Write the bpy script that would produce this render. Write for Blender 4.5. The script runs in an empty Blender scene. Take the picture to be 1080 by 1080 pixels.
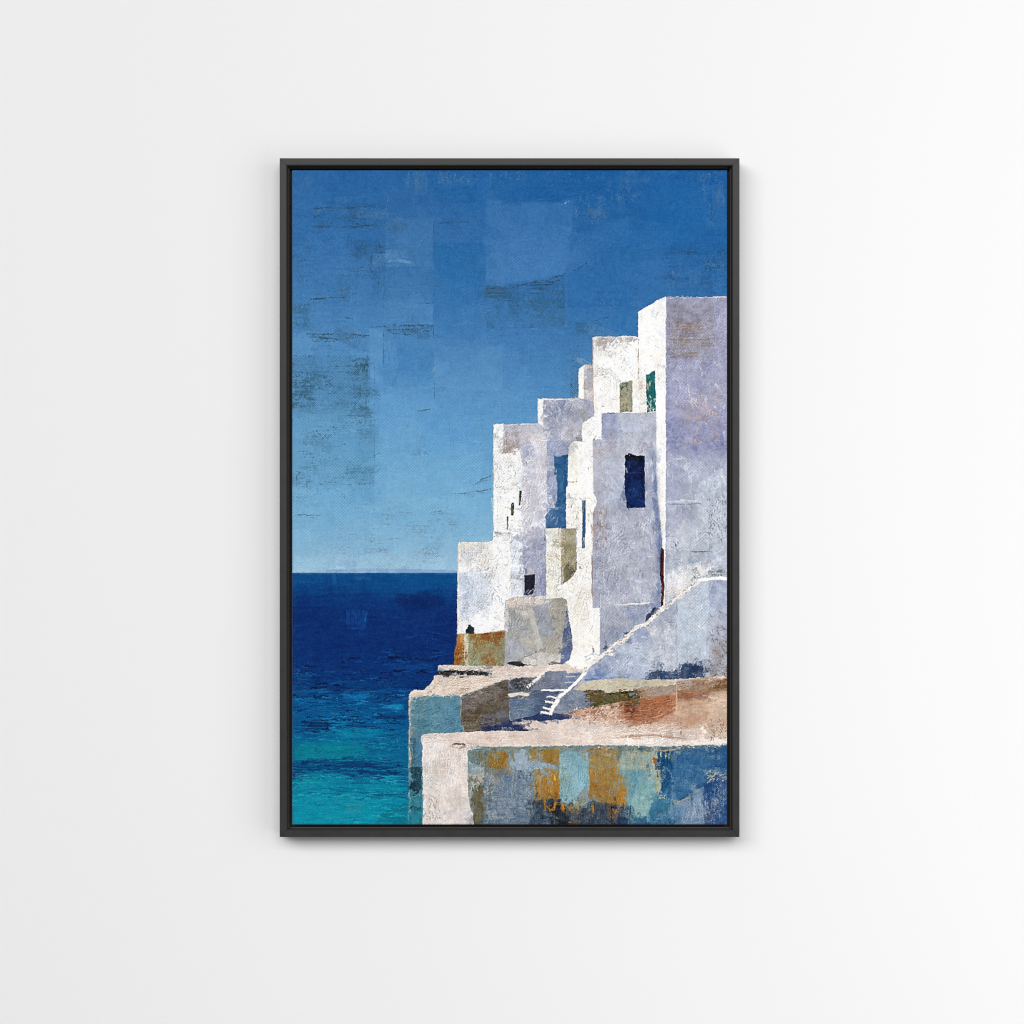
import bpy, math
import numpy as np

# ---------------------------------------------------------------- measures
S = 0.610 / 458.6                  # metres for one unit of the drawing (1080 units span the view)
CX, CY, HZ = 540.0, 540.0, 1.55    # drawing centre and its height on the wall
DEPTH_CANVAS = 0.033               # canvas face in front of the wall
EXPO = 1.01                        # light falling on the canvas, relative to a white card reading 1


def wx(px): return (px - CX) * S
def wz(py): return (CY - py) * S + HZ


# ---------------------------------------------------------------- camera, world, lamps, exposure
sc = bpy.context.scene
cam = bpy.data.cameras.new('camera')
cam_o = bpy.data.objects.new('camera', cam)
sc.collection.objects.link(cam_o)
CAM_D = 3.4
cam_o.location = (0, -(CAM_D + DEPTH_CANVAS), HZ)
cam_o.rotation_euler = (math.radians(90), 0, 0)
cam.sensor_width = 36
cam.lens = 36 * CAM_D / (1080 * S)
cam.clip_start = 0.05
cam.clip_end = 60
sc.camera = cam_o

wd = bpy.data.worlds.new('World')
sc.world = wd
wd.use_nodes = True
bg = wd.node_tree.nodes['Background']
bg.inputs[0].default_value = (1, 1, 1, 1)
bg.inputs[1].default_value = 0.125


def area(name, loc, target, sx, sy, power, col=(1, 1, 1)):
    l = bpy.data.lights.new(name, 'AREA')
    l.shape = 'RECTANGLE'; l.size = sx; l.size_y = sy; l.energy = power; l.color = col
    o = bpy.data.objects.new(name, l)
    sc.collection.objects.link(o)
    o.location = loc
    d = np.array(target, float) - np.array(loc, float)
    d /= np.linalg.norm(d)
    o.rotation_euler = (math.atan2(math.hypot(d[0], d[1]), -d[2]), 0, math.atan2(d[1], d[0]) - math.pi / 2)
    return o


area('overhead_softbox', (-4.6, -20.6, HZ + 9.0), (0, 0, HZ), 32.0, 10.5, 5430)
area('right_fill_softbox', (2.15, -1.9, HZ - 0.2), (0.3, 0, HZ), 2.2, 3.2, 33)  # added fill lamp out of view, brightens the wall towards the right

sc.cycles.filter_width = 1.0
sc.view_settings.view_transform = 'Standard'
sc.view_settings.look = 'None'
sc.view_settings.exposure = 0
sc.view_settings.gamma = 1
sc.view_settings.use_curve_mapping = False


# ---------------------------------------------------------------- helpers
def link(o, parent=None):
    sc.collection.objects.link(o)
    if parent is not None:
        o.parent = parent
    return o


def mesh_obj(name, verts, faces, mat, parent=None):
    me = bpy.data.meshes.new(name)
    me.from_pydata([tuple(v) for v in verts], [], faces)
    me.validate(); me.update()
    me.materials.append(mat)
    return link(bpy.data.objects.new(name, me), parent)


def new_mat(name):
    m = bpy.data.materials.new(name)
    m.use_nodes = True
    nt = m.node_tree
    return m, nt, nt.nodes['Principled BSDF']


def nd(nt, typ, **kw):
    n = nt.nodes.new(typ)
    for k, v in kw.items():
        setattr(n, k, v)
    return n


# wall paint: smooth matt white with a faint roller texture
m_wall, nt, bs = new_mat('white_wall_paint')
bs.inputs['Base Color'].default_value = (0.86, 0.86, 0.862, 1)
bs.inputs['Roughness'].default_value = 0.85
bs.inputs['Specular IOR Level'].default_value = 0.15
tc = nd(nt, 'ShaderNodeTexCoord')
nz = nd(nt, 'ShaderNodeTexNoise'); nz.inputs['Scale'].default_value = 260; nz.inputs['Detail'].default_value = 3
bp = nd(nt, 'ShaderNodeBump'); bp.inputs['Strength'].default_value = 0.03; bp.inputs['Distance'].default_value = 0.001
nt.links.new(tc.outputs['Object'], nz.inputs['Vector'])
nt.links.new(nz.outputs['Fac'], bp.inputs['Height'])
nt.links.new(bp.outputs['Normal'], bs.inputs['Normal'])

# frame: black satin lacquer over wood, a little uneven along the grain
m_frame, nt, bs = new_mat('black_satin_lacquer')
tc = nd(nt, 'ShaderNodeTexCoord')
nz = nd(nt, 'ShaderNodeTexNoise'); nz.inputs['Scale'].default_value = 60; nz.inputs['Detail'].default_value = 5
rp = nd(nt, 'ShaderNodeValToRGB')
rp.color_ramp.elements[0].color = (0.025, 0.0245, 0.024, 1); rp.color_ramp.elements[1].color = (0.034, 0.033, 0.0325, 1)
rr = nd(nt, 'ShaderNodeMapRange'); rr.inputs['To Min'].default_value = 0.34; rr.inputs['To Max'].default_value = 0.46
nt.links.new(tc.outputs['Object'], nz.inputs['Vector'])
nt.links.new(nz.outputs['Fac'], rp.inputs['Fac']); nt.links.new(nz.outputs['Fac'], rr.inputs['Value'])
nt.links.new(rp.outputs['Color'], bs.inputs['Base Color']); nt.links.new(rr.outputs['Result'], bs.inputs['Roughness'])
bs.inputs['Specular IOR Level'].default_value = 0.3

# inner ledge of the frame, flat black
m_ledge, nt, bs = new_mat('matt_black_ledge')
bs.inputs['Base Color'].default_value = (0.028, 0.025, 0.023, 1)
bs.inputs['Roughness'].default_value = 0.7

# bare cloth on the turned edge of the canvas
m_cloth, nt, bs = new_mat('dark_canvas_edge')
bs.inputs['Base Color'].default_value = (0.10, 0.08, 0.065, 1)
bs.inputs['Roughness'].default_value = 0.9

# oil paint: pigment comes from the strokes, relief from the paint body and the woven canvas
m_paint, nt, bs = new_mat('oil_paint_on_canvas')
at = nd(nt, 'ShaderNodeAttribute', attribute_name='pigment')
nt.links.new(at.outputs['Color'], bs.inputs['Base Color'])
bs.inputs['Roughness'].default_value = 0.55
bs.inputs['Specular IOR Level'].default_value = 0.03
# ---------------------------------------------------------------- the wall
ww, wh, wt = 3.2, 2.4, 0.12
v = [(x, y, z) for x in (-ww, ww) for y in (0, wt) for z in (HZ - wh, HZ + wh)]
wall = mesh_obj('wall', v, [(0, 1, 5, 4), (2, 6, 7, 3), (0, 2, 3, 1), (4, 5, 7, 6), (1, 3, 7, 5), (0, 4, 6, 2)], m_wall)
wall['kind'] = 'structure'

# ---------------------------------------------------------------- the framed picture
FX0, FX1, FY0, FY1 = 295.2, 779.7, 167.3, 882.5          # outside of the frame
KX0, KX1, KY0, KY1 = 308.1, 766.8, 179.6, 869.6          # face of the canvas
pic = bpy.data.objects.new('framed_painting', None)
pic.empty_display_size = 0.1
pic.location = (wx((FX0 + FX1) / 2), 0, wz(FY1))
link(pic)
pic['label'] = 'upright canvas painting of white houses above a blue sea in a slim black frame'
pic['category'] = 'painting'


def local(x, y, z):
    return (x - pic.location.x, y, z - pic.location.z)


# one rail: the moulding's section (inset from the outer edge, height off the wall) mitred at both ends
u = S
SECT = [(0, 0.002), (0, 0.0362), (0.6 * u, 0.037), (6.7 * u, 0.037), (8.05 * u, 0.0354), (8.25 * u, 0.027), (9.7 * u, 0.0262), (9.9 * u, 0.017), (16 * u, 0.0165), (16 * u, 0.002)]
W = (FX1 - FX0) * S; H = (FY1 - FY0) * S


def rail(length, place):
    gap = 0.0002
    a = [(q[0] + gap, q[0], q[1]) for q in SECT]
    b = [(length - q[0] - gap, q[0], q[1]) for q in SECT]
    n = len(SECT)
    verts = [place(*p) for p in a + b]
    faces = [(i, (i + 1) % n, n + (i + 1) % n, n + i) for i in range(n)] + [tuple(range(n))[::-1], tuple(range(n, 2 * n))]
    o = mesh_obj('frame_rail', verts, faces, m_frame, pic)
    o.data.materials.append(m_ledge)
    for i, p in enumerate(o.data.polygons):
        if 5 <= i < 9:
            p.material_index = 1
    bmn = o.data
    import bmesh
    bm = bmesh.new(); bm.from_mesh(bmn); bmesh.ops.recalc_face_normals(bm, faces=bm.faces); bm.to_mesh(bmn); bm.free()
    return o


rail(W, lambda s, q, d: (s - W / 2, -d, H - q))
rail(W, lambda s, q, d: (s - W / 2, -d, q))
rail(H, lambda s, q, d: (q - W / 2, -d, s))
rail(H, lambda s, q, d: (W / 2 - q, -d, s))

# stretched canvas
x0, x1, z0, z1 = wx(KX0), wx(KX1), wz(KY1), wz(KY0)
v = [local(x, y, z) for x in (x0 + .0003, x1 - .0003) for y in (-DEPTH_CANVAS + .0006, -0.0172) for z in (z0 + .0003, z1 - .0003)]
canvas = mesh_obj('canvas', v, [(0, 1, 5, 4), (2, 6, 7, 3), (0, 2, 3, 1), (4, 5, 7, 6), (1, 3, 7, 5), (0, 4, 6, 2)], m_cloth, pic)

# ---------------------------------------------------------------- the picture on the canvas
# Pigment colours are laid down stroke by stroke in a raster (3 cells per unit); one unit is
# S metres on the canvas.  x 307..768 and y 178..871 is the stretched face, y counts downward.
KP = 3
PX0, PY0, PX1, PY1 = 307, 178, 768, 871
PW, PH = (PX1 - PX0) * KP, (PY1 - PY0) * KP
rng = np.random.default_rng(11)


_fy = np.fft.fftfreq(PH)[:, None].astype(np.float32) * 2 * np.pi * KP
_fx = np.fft.rfftfreq(PW)[None].astype(np.float32) * 2 * np.pi * KP


def noise(sx, sy, p=1.2, ang=0.):
    """smooth random field with grain lengths sx, sy (in units), long grain along ang"""
    c, s_ = math.cos(ang), math.sin(ang)
    u = _fx * c + _fy * s_; v = -_fx * s_ + _fy * c
    g = np.fft.rfft2(rng.standard_normal((PH, PW), dtype=np.float32))
    f = np.fft.irfft2(g / (1 + (u * sx) ** 2 + (v * sy) ** 2) ** p, s=(PH, PW))
    return ((f - f.mean()) / f.std()).astype(np.float32)


FD = {}
FD['f'] = noise(.45, .45, 1.3)
FD['m'] = noise(2.2, 2.2, .85)
FD['l'] = noise(7, 7, .95)
FD['h'] = noise(6, .55, .95)
FD['v'] = noise(.55, 6, .95)
FD['H'] = noise(20, .8, .95)
FD['B'] = noise(26, 26, 1.5)
FD['a'] = noise(4, .6, .9, -.95)
FD['b'] = noise(4, .6, .9, .7)
yy, xx = np.mgrid[0:PH, 0:PW].astype(np.float32)
UX = xx / KP + PX0; UY = yy / KP + PY0
# dry paint that only catches on the raised threads of the canvas
thr = .7 * np.sin(UX * 2.9) * np.sin(UY * 2.9)
FD['d'] = .42 * FD['h'] + .55 * FD['f'] + .5 * FD['l'] + 1.3 * thr
FD['D'] = .42 * FD['v'] + .55 * FD['f'] + .5 * FD['l'] + 1.3 * thr
for k_ in 'dD':
    FD[k_] = ((FD[k_] - FD[k_].mean()) / FD[k_].std()).astype(np.float32)
del xx, yy, thr
IMG = np.zeros((PH, PW, 3), np.float32)
HGT = np.zeros((PH, PW), np.float32)
RID = np.zeros((PH, PW), np.int16)
REGIONS = []


def region(name, label=None):
    REGIONS.append((name, label))
    return len(REGIONS) - 1


def pts_of(p):
    if isinstance(p, str):
        return [tuple(float(v) for v in q.split(',')) for q in p.split()]
    return p


def window(x0, y0, x1, y1, m):
    a = max(0, int((x0 - m - PX0) * KP)); b = min(PW, int((x1 + m - PX0) * KP) + 1)
    c = max(0, int((y0 - m - PY0) * KP)); d = min(PH, int((y1 + m - PY0) * KP) + 1)
    return (slice(c, max(c, d)), slice(a, max(a, b)))


def fieldwin(f, w, ox=0, oy=0):
    F_ = FD[f]
    if not ox and not oy:
        return F_[w]
    return F_[np.ix_((np.arange(w[0].start, w[0].stop) + oy) % PH, (np.arange(w[1].start, w[1].stop) + ox) % PW)]


def blur(m, r):
    r = int(round(r * KP))
    if r < 1:
        return m
    for ax in (0, 1):
        for _ in range(2):
            p = np.pad(m, [(r + 1, r) if a == ax else (0, 0) for a in (0, 1)], mode='edge')
            cs = np.cumsum(p, axis=ax, dtype=np.float64)
            n = m.shape[ax]
            m = ((cs[2 * r + 1:] - cs[:n]) if ax == 0 else (cs[:, 2 * r + 1:] - cs[:, :n])) / (2 * r + 1)
    return m.astype(np.float32)


def lay(w, mask, col, a, cov, field, var, tex, col2, grad, mix, h, rid, off, gsoft):
    """blend one stroke of paint into the picture"""
    ox, oy = off
    al = mask * a
    if cov < 1:
        f = fieldwin(field, w, ox, oy)
        t = np.quantile(FD[field][::7, ::7], 1 - cov)
        al = al * np.clip((f - t) / gsoft + .5, 0, 1)
    c = np.empty(mask.shape + (3,), np.float32)
    c[:] = np.asarray(col, np.float32)
    if col2 is not None:
        if grad is not None:
            gx0, gy0, gx1, gy1 = grad
            dx, dy = gx1 - gx0, gy1 - gy0
            t = ((UX[w] - gx0) * dx + (UY[w] - gy0) * dy) / (dx * dx + dy * dy)
            t = np.clip(t + .09 * fieldwin(mix, w, oy, ox), 0, 1)
        else:
            t = np.clip(.5 + .5 * fieldwin(mix, w, oy + 31, ox + 57), 0, 1)
        c += (np.asarray(col2, np.float32) - np.asarray(col, np.float32)) * t[..., None]
    if var:
        c += (var * (.6 * fieldwin(tex, w, ox + 11, oy + 5) + .6 * fieldwin('f', w, oy, ox)))[..., None]
        c += (var * .35 * fieldwin('m', w, oy + 90, ox + 40))[..., None] * np.array([1, 0, -1], np.float32)
    IMG[w] += (c - IMG[w]) * al[..., None]
    if h is not None:
        hh = h * (.6 + .3 * fieldwin(tex, w, ox + 11, oy + 5))
        HGT[w] += (hh - HGT[w]) * np.clip(al * 1.1, 0, 1)
    if rid is not None:
        R_ = RID[w]
        R_[al > .5] = rid


_n = [0]


def nextoff():
    _n[0] += 1
    return ((_n[0] * 377) % PW, (_n[0] * 911) % PH)


def F(p, col, a=1., rough=1.1, soft=0, cov=1., field='m', var=5, tex='m', col2=None, grad=None, mix='l', h=.25, rid=None, gs=.35):
    p = pts_of(p)
    xs = [q[0] for q in p]; ys = [q[1] for q in p]
    w = window(min(xs), min(ys), max(xs), max(ys), rough * 2.5 + soft * 2.2 + 1)
    if w[0].stop <= w[0].start or w[1].stop <= w[1].start:
        return
    off = nextoff()
    X = UX[w] + rough * (.3 * fieldwin('m', w, off[0], off[1]) + .14 * fieldwin('f', w, off[0], off[1]))
    Y = UY[w] + rough * (.3 * fieldwin('m', w, off[1], off[0]) + .14 * fieldwin('f', w, off[1], off[0]))
    ins = np.zeros(X.shape, bool)
    for i in range(len(p)):
        (x1, y1), (x2, y2) = p[i], p[i - 1]
        if y1 == y2:
            continue
        cr = ((y1 > Y) != (y2 > Y)) & (X < (x2 - x1) * (Y - y1) / (y2 - y1) + x1)
        ins ^= cr
    m = ins.astype(np.float32)
    if soft:
        m = blur(m, soft)
    lay(w, m, col, a, cov, field, var, tex, col2, grad, mix, h, rid, off, gs)


def R(x0, y0, x1, y1, col, **k):
    F([(x0, y0), (x1, y0), (x1, y1), (x0, y1)], col, **k)


def L(p, wd, col, a=1., rough=.8, cov=1., field='f', var=4, tex='m', h=.35, rid=None, col2=None, gs=.35, soft=0):
    """a stroke along a line; wd is its width, or a pair (start, end)"""
    p = pts_of(p)
    w0, w1 = wd if isinstance(wd, tuple) else (wd, wd)
    xs = [q[0] for q in p]; ys = [q[1] for q in p]
    w = window(min(xs), min(ys), max(xs), max(ys), max(w0, w1) + rough * 2.5 + soft * 2)
    if w[0].stop <= w[0].start or w[1].stop <= w[1].start:
        return
    off = nextoff()
    X = UX[w] + rough * (.3 * fieldwin('m', w, off[0], off[1]) + .14 * fieldwin('f', w, off[0], off[1]))
    Y = UY[w] + rough * (.3 * fieldwin('m', w, off[1], off[0]) + .14 * fieldwin('f', w, off[1], off[0]))
    m = np.zeros(X.shape, bool)
    n = len(p) - 1
    for i in range(n):
        (x1, y1), (x2, y2) = p[i], p[i + 1]
        dx, dy = x2 - x1, y2 - y1
        t = np.clip(((X - x1) * dx + (Y - y1) * dy) / (dx * dx + dy * dy + 1e-9), 0, 1)
        d2 = (X - x1 - t * dx) ** 2 + (Y - y1 - t * dy) ** 2
        ww = w0 + (w1 - w0) * (i + t) / n
        m |= d2 < (ww * .5) ** 2
    m = m.astype(np.float32)
    if soft:
        m = blur(m, soft)
    lay(w, m, col, a, cov, field, var, tex, col2, None, 'l', h, rid, off, gs)


def strokes(x0, y0, x1, y1, n, cols, ln, wd, ang=0, jit=.12, a=.7, cov=.75, field='h', **k):
    """many short strokes scattered in a box"""
    for _ in range(n):
        x = rng.uniform(x0, x1); y = rng.uniform(y0, y1)
        l = rng.uniform(*ln); t = ang + rng.normal(0, jit)
        wq = rng.uniform(*wd)
        c = cols[rng.integers(len(cols))]
        dx, dy = .5 * l * math.cos(t), .5 * l * math.sin(t)
        L([(x - dx, y - dy), (x + .1 * wq, y + rng.normal(0, .4)), (x + dx, y + dy)], (wq, wq * .5), c, a=a, cov=cov, field=field, **k)


def ramp(stops, t):
    ks = [s[0] for s in stops]
    return np.stack([np.interp(t, ks, [s[1][i] for s in stops]) for i in range(3)], -1).astype(np.float32)


# ------------------------------------------------ sky
SKY = region('painted_sky')
t = UY - .36 * (UX - 308) * np.clip(1 - (UY - 180) / 420, 0, 1) + 3 * FD['B'] + 1.2 * FD['l']
IMG[:] = ramp([(60, (22, 90, 158)), (120, (26, 94, 160)), (180, (40, 102, 164)), (250, (46, 108, 170)), (330, (64, 125, 182)), (400, (84, 146, 198)),
               (470, (98, 160, 205)), (540, (114, 172, 210)), (585, (138, 184, 214)), (604, (156, 195, 218))], t)
IMG += (2.2 * FD['f'] + 1.6 * FD['h'])[..., None]
HGT[:] = .06 + .02 * FD['h']
RID[:] = SKY


def shade(x0, y0, x1, y1, d, a=1., rough=1.2, soft=.7, **k):
    """a knife patch of sky mixed a little lighter or darker than what it covers"""
    w = window(x0, y0, x1, y1, 0)
    if w[0].stop - w[0].start < 3 or w[1].stop - w[1].start < 3:
        return
    c = IMG[w].reshape(-1, 3).mean(0)
    g0 = IMG[w][:3].reshape(-1, 3).mean(0); g1 = IMG[w][-3:].reshape(-1, 3).mean(0)
    dd = np.asarray(d, np.float32) if np.ndim(d) else np.array([d, d * .9, d * .75], np.float32)
    F([(x0, y0), (x1, y0 + rng.uniform(-1, 1)), (x1, y1), (x0, y1)], g0 + dd, col2=g1 + dd, grad=(x0, y0, x0, y1), a=.72 * a, rough=rough, soft=soft, var=2.5, h=.07, **k)


for _ in range(95):                                    # the palette-knife blocks of the whole sky
    x = rng.uniform(300, 740); y = rng.uniform(176, 580)
    ww, hh = rng.uniform(14, 62), rng.uniform(10, 55)
    shade(x, y, x + ww, y + hh, rng.normal(0, 4.5), a=.75, soft=rng.uniform(.3, 2))
shade(308, 181, 404, 212, (-6, -4, 0), a=.6)
shade(404, 196, 457, 231, (8, 3, 0), a=.6)
shade(407, 230, 457, 281, (14, 9, 4))
L('410,275 420,274.5 433,276.5', 3, (108, 158, 200), a=.6)
shade(457, 256, 512, 300, (-12, -4, -3))
shade(457, 214, 512, 255, (6, 3, 3), a=.7)
shade(408, 281, 457, 318, (4, 2, -2), a=.8)
F('512,209 560,213 588,213 603,208 603,240 596,288 560,296 512,300', (60, 117, 178), a=.5, rough=1.4, soft=1.2, var=3, col2=(72, 130, 188), grad=(512, 209, 540, 296), h=.07)
F('603,250 640,236 670,226 640,258 606,284 597,288', (52, 110, 172), a=.45, soft=2.5, rough=2, var=3, h=.07)
F('606,286 664,243 684,270 690,300 600,300', (32, 100, 164), a=.4, soft=2, var=3, h=.06)
R(686, 190, 748, 250, (24, 96, 165), a=.65, soft=.8, var=3, h=.06)
F('640,236 690,232 720,252 700,262 672,262', (38, 106, 172), a=.5, soft=.6, var=3, h=.06)
R(598, 288, 668, 324, (34, 102, 168), a=.5, soft=.5, var=3, h=.06)
R(600, 326, 672, 352, (46, 112, 174), a=.5, soft=.5, var=3, h=.06)
L('606,285 622,274 640,262 656,248', 1, (96, 146, 200), a=.3, cov=.35)
L('604,286 616,279 628,270', 1.1, (36, 66, 100), a=.6, cov=.6)
shade(404, 318, 457, 343, (12, 10, 7))
shade(389, 345, 404, 402, (12, 10, 7))
shade(404, 362, 457, 408, (-10, -7, -4))
shade(457, 300, 505, 345, (-4, -1, -1))
shade(457, 365, 530, 412, (8, 7, 4))
shade(400, 408, 457, 437, (4, 4, 3))
shade(400, 440, 440, 478, (6, 5, 3))
shade(440, 434, 500, 480, (-4, -2, 0))
shade(395, 478, 508, 540, (7, 5, 3))
shade(308, 352, 330, 376, (10, 8, 4))
shade(310, 440, 352, 500, (4, 3, 1))
R(308, 375, 390, 436, (66, 118, 156), a=.35, soft=.8, var=4, h=.06)
R(308, 430, 394, 512, (88, 146, 184), a=.4, soft=.8, var=4, h=.06)
DK = (46, 74, 98)
R(331, 218, 396, 241, DK, a=.62, cov=.34, field='d', soft=.6, h=.1)
L('331,220 350,219 372,220 393,217', 1.6, DK, a=.6, cov=.45, field='h')
L('331,239 350,238 372,240 393,237', 1.8, DK, a=.7, cov=.5, field='h')
R(385, 232, 432, 243, DK, a=.45, cov=.22, field='d', soft=1, h=.1)
R(360, 252, 405, 290, (44, 74, 104), a=.55, cov=.26, field='d', soft=3, h=.1)
R(310, 258, 330, 292, (44, 74, 104), a=.5, cov=.16, field='d', soft=2, h=.1)
R(330, 285, 410, 312, (44, 78, 110), a=.5, cov=.12, field='d', soft=2, h=.1)
L('327,316 345,314 366,313', 1, DK, a=.75, cov=.7, field='h')
L('462,235 478,235 494,233', 1.3, DK, a=.65, cov=.6, field='h')
L('440,320 448,319.5 457,319', 1.2, DK, a=.85, cov=.8, field='h')
R(308, 320, 326, 344, (50, 92, 116), a=.55, cov=.3, field='d', soft=1, h=.1)
L('364,335 372,336', 1.1, DK, a=.6)
F('324,351 350,352 389,353 386,357 352,360 330,361', DK, a=.62, cov=.5, field='d', h=.12, gs=.8)
F('404,343 457,342 454,350 430,353 408,350', DK, a=.6, cov=.5, field='d', h=.12, gs=.8)
L('392,345 404,344.5', 1, DK, a=.6, cov=.7, field='h')
R(308, 374, 389, 432, (42, 76, 92), a=.5, cov=.3, field='d', soft=1, h=.12)
R(379, 380, 389, 432, (42, 76, 92), a=.5, cov=.4, field='D', soft=.8, h=.12)
R(308, 392, 330, 432, (42, 76, 92), a=.42, cov=.24, field='d', soft=2, h=.12)
R(380, 430, 394, 510, (52, 88, 106), a=.5, cov=.3, field='d', soft=1.5, h=.12)
R(312, 430, 384, 506, (48, 80, 98), a=.5, cov=.10, field='d', soft=3, h=.12)
R(308, 490, 395, 530, (60, 90, 108), a=.5, cov=.10, field='d', soft=3, h=.12)
for x0, y0, x1, y1 in ((314, 492, 332, 493), (342, 508, 354, 508), (313, 543, 350, 543), (440, 433, 454, 431), (403, 479, 430, 477), (430, 478, 454, 475), (476, 521, 500, 519),
                       (498, 518, 517, 516), (500, 511, 508, 505), (508, 505, 517, 502), (455, 540, 466, 539), (394, 480, 400, 478), (512, 316, 536, 317)):
    L([(x0, y0), (.5 * (x0 + x1), .5 * (y0 + y1) + .4), (x1, y1)], (.9, 1.3), (62, 88, 102), a=.7, cov=.55, field='d', rough=.9)
    L([(x0, y0 + 1), (x1, y1 + 1.6)], 4, (70, 102, 122), a=.4, cov=.22, field='d')
L('313,497 313,510 314,525', 1.1, (60, 80, 92), a=.8, cov=.6, field='v')
L('324,505 324,525', .9, (70, 90, 100), a=.6, cov=.6, field='v')
L('457,236 457.5,300 457,345 458,420', .8, (40, 74, 108), a=.55, cov=.55, field='v')
L('405,280 404.5,330 404,400', .8, (46, 84, 120), a=.45, cov=.5, field='v')
L('395,386 394.5,440 395,500', .9, (58, 98, 128), a=.5, cov=.6, field='v')
L('457.5,386 458,400', 1, (170, 160, 120), a=.5, cov=.5)
L('594,288 595,320 594.5,346', .9, (52, 92, 130), a=.55, cov=.6, field='v')
F('512,300 560,299 596,288 595,344 552,347 512,346', (50, 92, 118), a=.5, cov=.36, field='d', soft=1, h=.1)
F('512,304 545,302 596,289 594,296 560,312 512,314', (44, 74, 94), a=.6, cov=.4, field='h', soft=.5, h=.12, gs=.6)
R(536, 300, 595, 326, (42, 76, 96), a=.4, cov=.3, field='d', soft=1.5, h=.1)
L('513,317 525,316 538,317', 1.2, DK, a=.75, cov=.7, field='h')
R(600, 336, 626, 356, (52, 86, 108), a=.5, cov=.22, field='d', soft=1, h=.1)
R(601, 370, 611, 425, (58, 92, 110), a=.7, cov=.4, field='D', soft=.4, h=.1)
R(575, 345, 612, 380, (52, 100, 140), a=.4, cov=.2, field='d', soft=2, h=.1)
R(640, 300, 672, 326, (30, 74, 118), a=.5, cov=.18, field='d', soft=2, h=.1)
R(702, 262, 766, 300, (30, 70, 112), a=.55, cov=.26, field='d', soft=2, h=.1)
L('608,342 626,338 644,334', 1, (36, 72, 110), a=.6, cov=.6, field='h')
L('602,232 604,270 602,300', .8, (62, 104, 150), a=.5, cov=.5, field='v')
TAN = (136, 140, 150)
for x0, y0, x1, y1, cv, aa in ((404, 200, 408, 218, .2, .5), (393, 222, 401, 233, .12, .7), (425, 181, 500, 196, .2, .45), (440, 184, 446, 200, .28, .5), (470, 181, 540, 193, .16, .5),
                               (310, 186, 330, 206, .12, .4), (541, 180, 556, 192, .3, .5), (556, 180, 640, 190, .1, .4), (603, 206, 640, 236, .22, .6), (640, 182, 672, 212, .22, .5),
                               (655, 205, 680, 225, .12, .5), (670, 180, 735, 192, .14, .5), (736, 181, 766, 215, .26, .5), (745, 215, 766, 240, .14, .5), (742, 274, 764, 306, .12, .7),
                               (700, 285, 745, 308, .10, .6), (628, 316, 646, 326, .05, .8), (612, 366, 622, 380, .07, .7)):
    R(x0, y0, x1, y1, TAN, a=.62 * aa, cov=cv, field='D', soft=1.2, h=.12)
L('593,216 599,212', 2, (150, 190, 225), a=.7, cov=.6)
L('404,226 408,218 409,205', .8, (150, 185, 215), a=.5, cov=.5)
L('440,262 445,252 450,250', .9, (130, 170, 208), a=.5, cov=.6)
L('434,262 437,274 440,280', .8, (60, 90, 120), a=.6, cov=.6)
L('478,343 490,341 503,341', 1.5, (120, 168, 206), a=.4, cov=.6)
L('560,347 572,346.5', 1.4, (110, 165, 210), a=.4, cov=.6)
R(355, 528, 480, 604, (112, 128, 140), a=.55, cov=.12, field='d', soft=5, h=.1)
R(325, 565, 420, 600, (118, 138, 150), a=.5, cov=.14, field='d', soft=4, h=.1)
R(310, 586, 482, 603, (158, 200, 226), a=.4, soft=2, var=3, h=.06)
strokes(310, 440, 515, 595, 55, [(126, 182, 220), (118, 174, 214), (86, 148, 198)], (5, 20), (1, 2.2), a=.35, cov=.5)
strokes(310, 185, 600, 440, 60, [(70, 128, 186), (58, 116, 176), (40, 98, 160)], (6, 26), (1.2, 3), a=.3, cov=.5)
# far coast, a thin violet line on the horizon
F('330,603 352,600.5 385,599 420,600 470,601 483,602 483,605 320,605', (118, 158, 202), a=.85, rough=.5, soft=.3, var=2, h=.07)
L('322,603.8 350,603.3 384,603.5', .9, (176, 178, 198), a=.7, cov=.7, field='h')
L('392,603.5 440,603', .8, (140, 170, 206), a=.6, cov=.6, field='h')

# ------------------------------------------------ sea
SEA = region('painted_sea')
w = window(307, 604, 484, 871, 0)
ts = UY[w] + 2.5 * FD['H'][w] + 2 * FD['l'][w] - .05 * (UX[w] - 308)
IMG[w] = ramp([(600, (8, 74, 132)), (612, (8, 70, 128)), (626, (9, 54, 114)), (645, (9, 44, 106)), (675, (7, 44, 106)), (698, (7, 46, 108)), (715, (5, 48, 108)), (735, (5, 70, 124)),
               (765, (4, 88, 138)), (785, (4, 104, 142)), (800, (4, 106, 140)), (813, (5, 92, 134)), (824, (6, 112, 144)), (845, (8, 132, 158)), (871, (10, 142, 166))], ts)
IMG[w] += (2.2 * FD['f'][w] + 1.6 * FD['h'][w])[..., None]
HGT[w] = .1 + .06 * FD['H'][w]
RID[w] = SEA
R(365, 643, 387, 664, (16, 74, 140), a=.55, cov=.8, field='v', soft=.4)
L('366,644 367,656 366,666', 1, (36, 104, 168), a=.6, cov=.6, field='v')
L('387,646 384,656 380,666', 1.3, (40, 110, 172), a=.6, cov=.6)
F('418,626 448,624 470,632 468,640 430,644 416,634', (8, 32, 86), a=.55, soft=.8)
R(430, 640, 482, 676, (10, 40, 102), a=.5, soft=2)
R(436, 648, 460, 662, (12, 56, 124), a=.4, cov=.5, field='v', soft=1)
R(310, 628, 330, 650, (9, 38, 96), a=.4, soft=3)
strokes(310, 650, 365, 668, 9, [(10, 62, 128), (8, 34, 86)], (10, 26), (.8, 1.4), a=.5)
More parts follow.
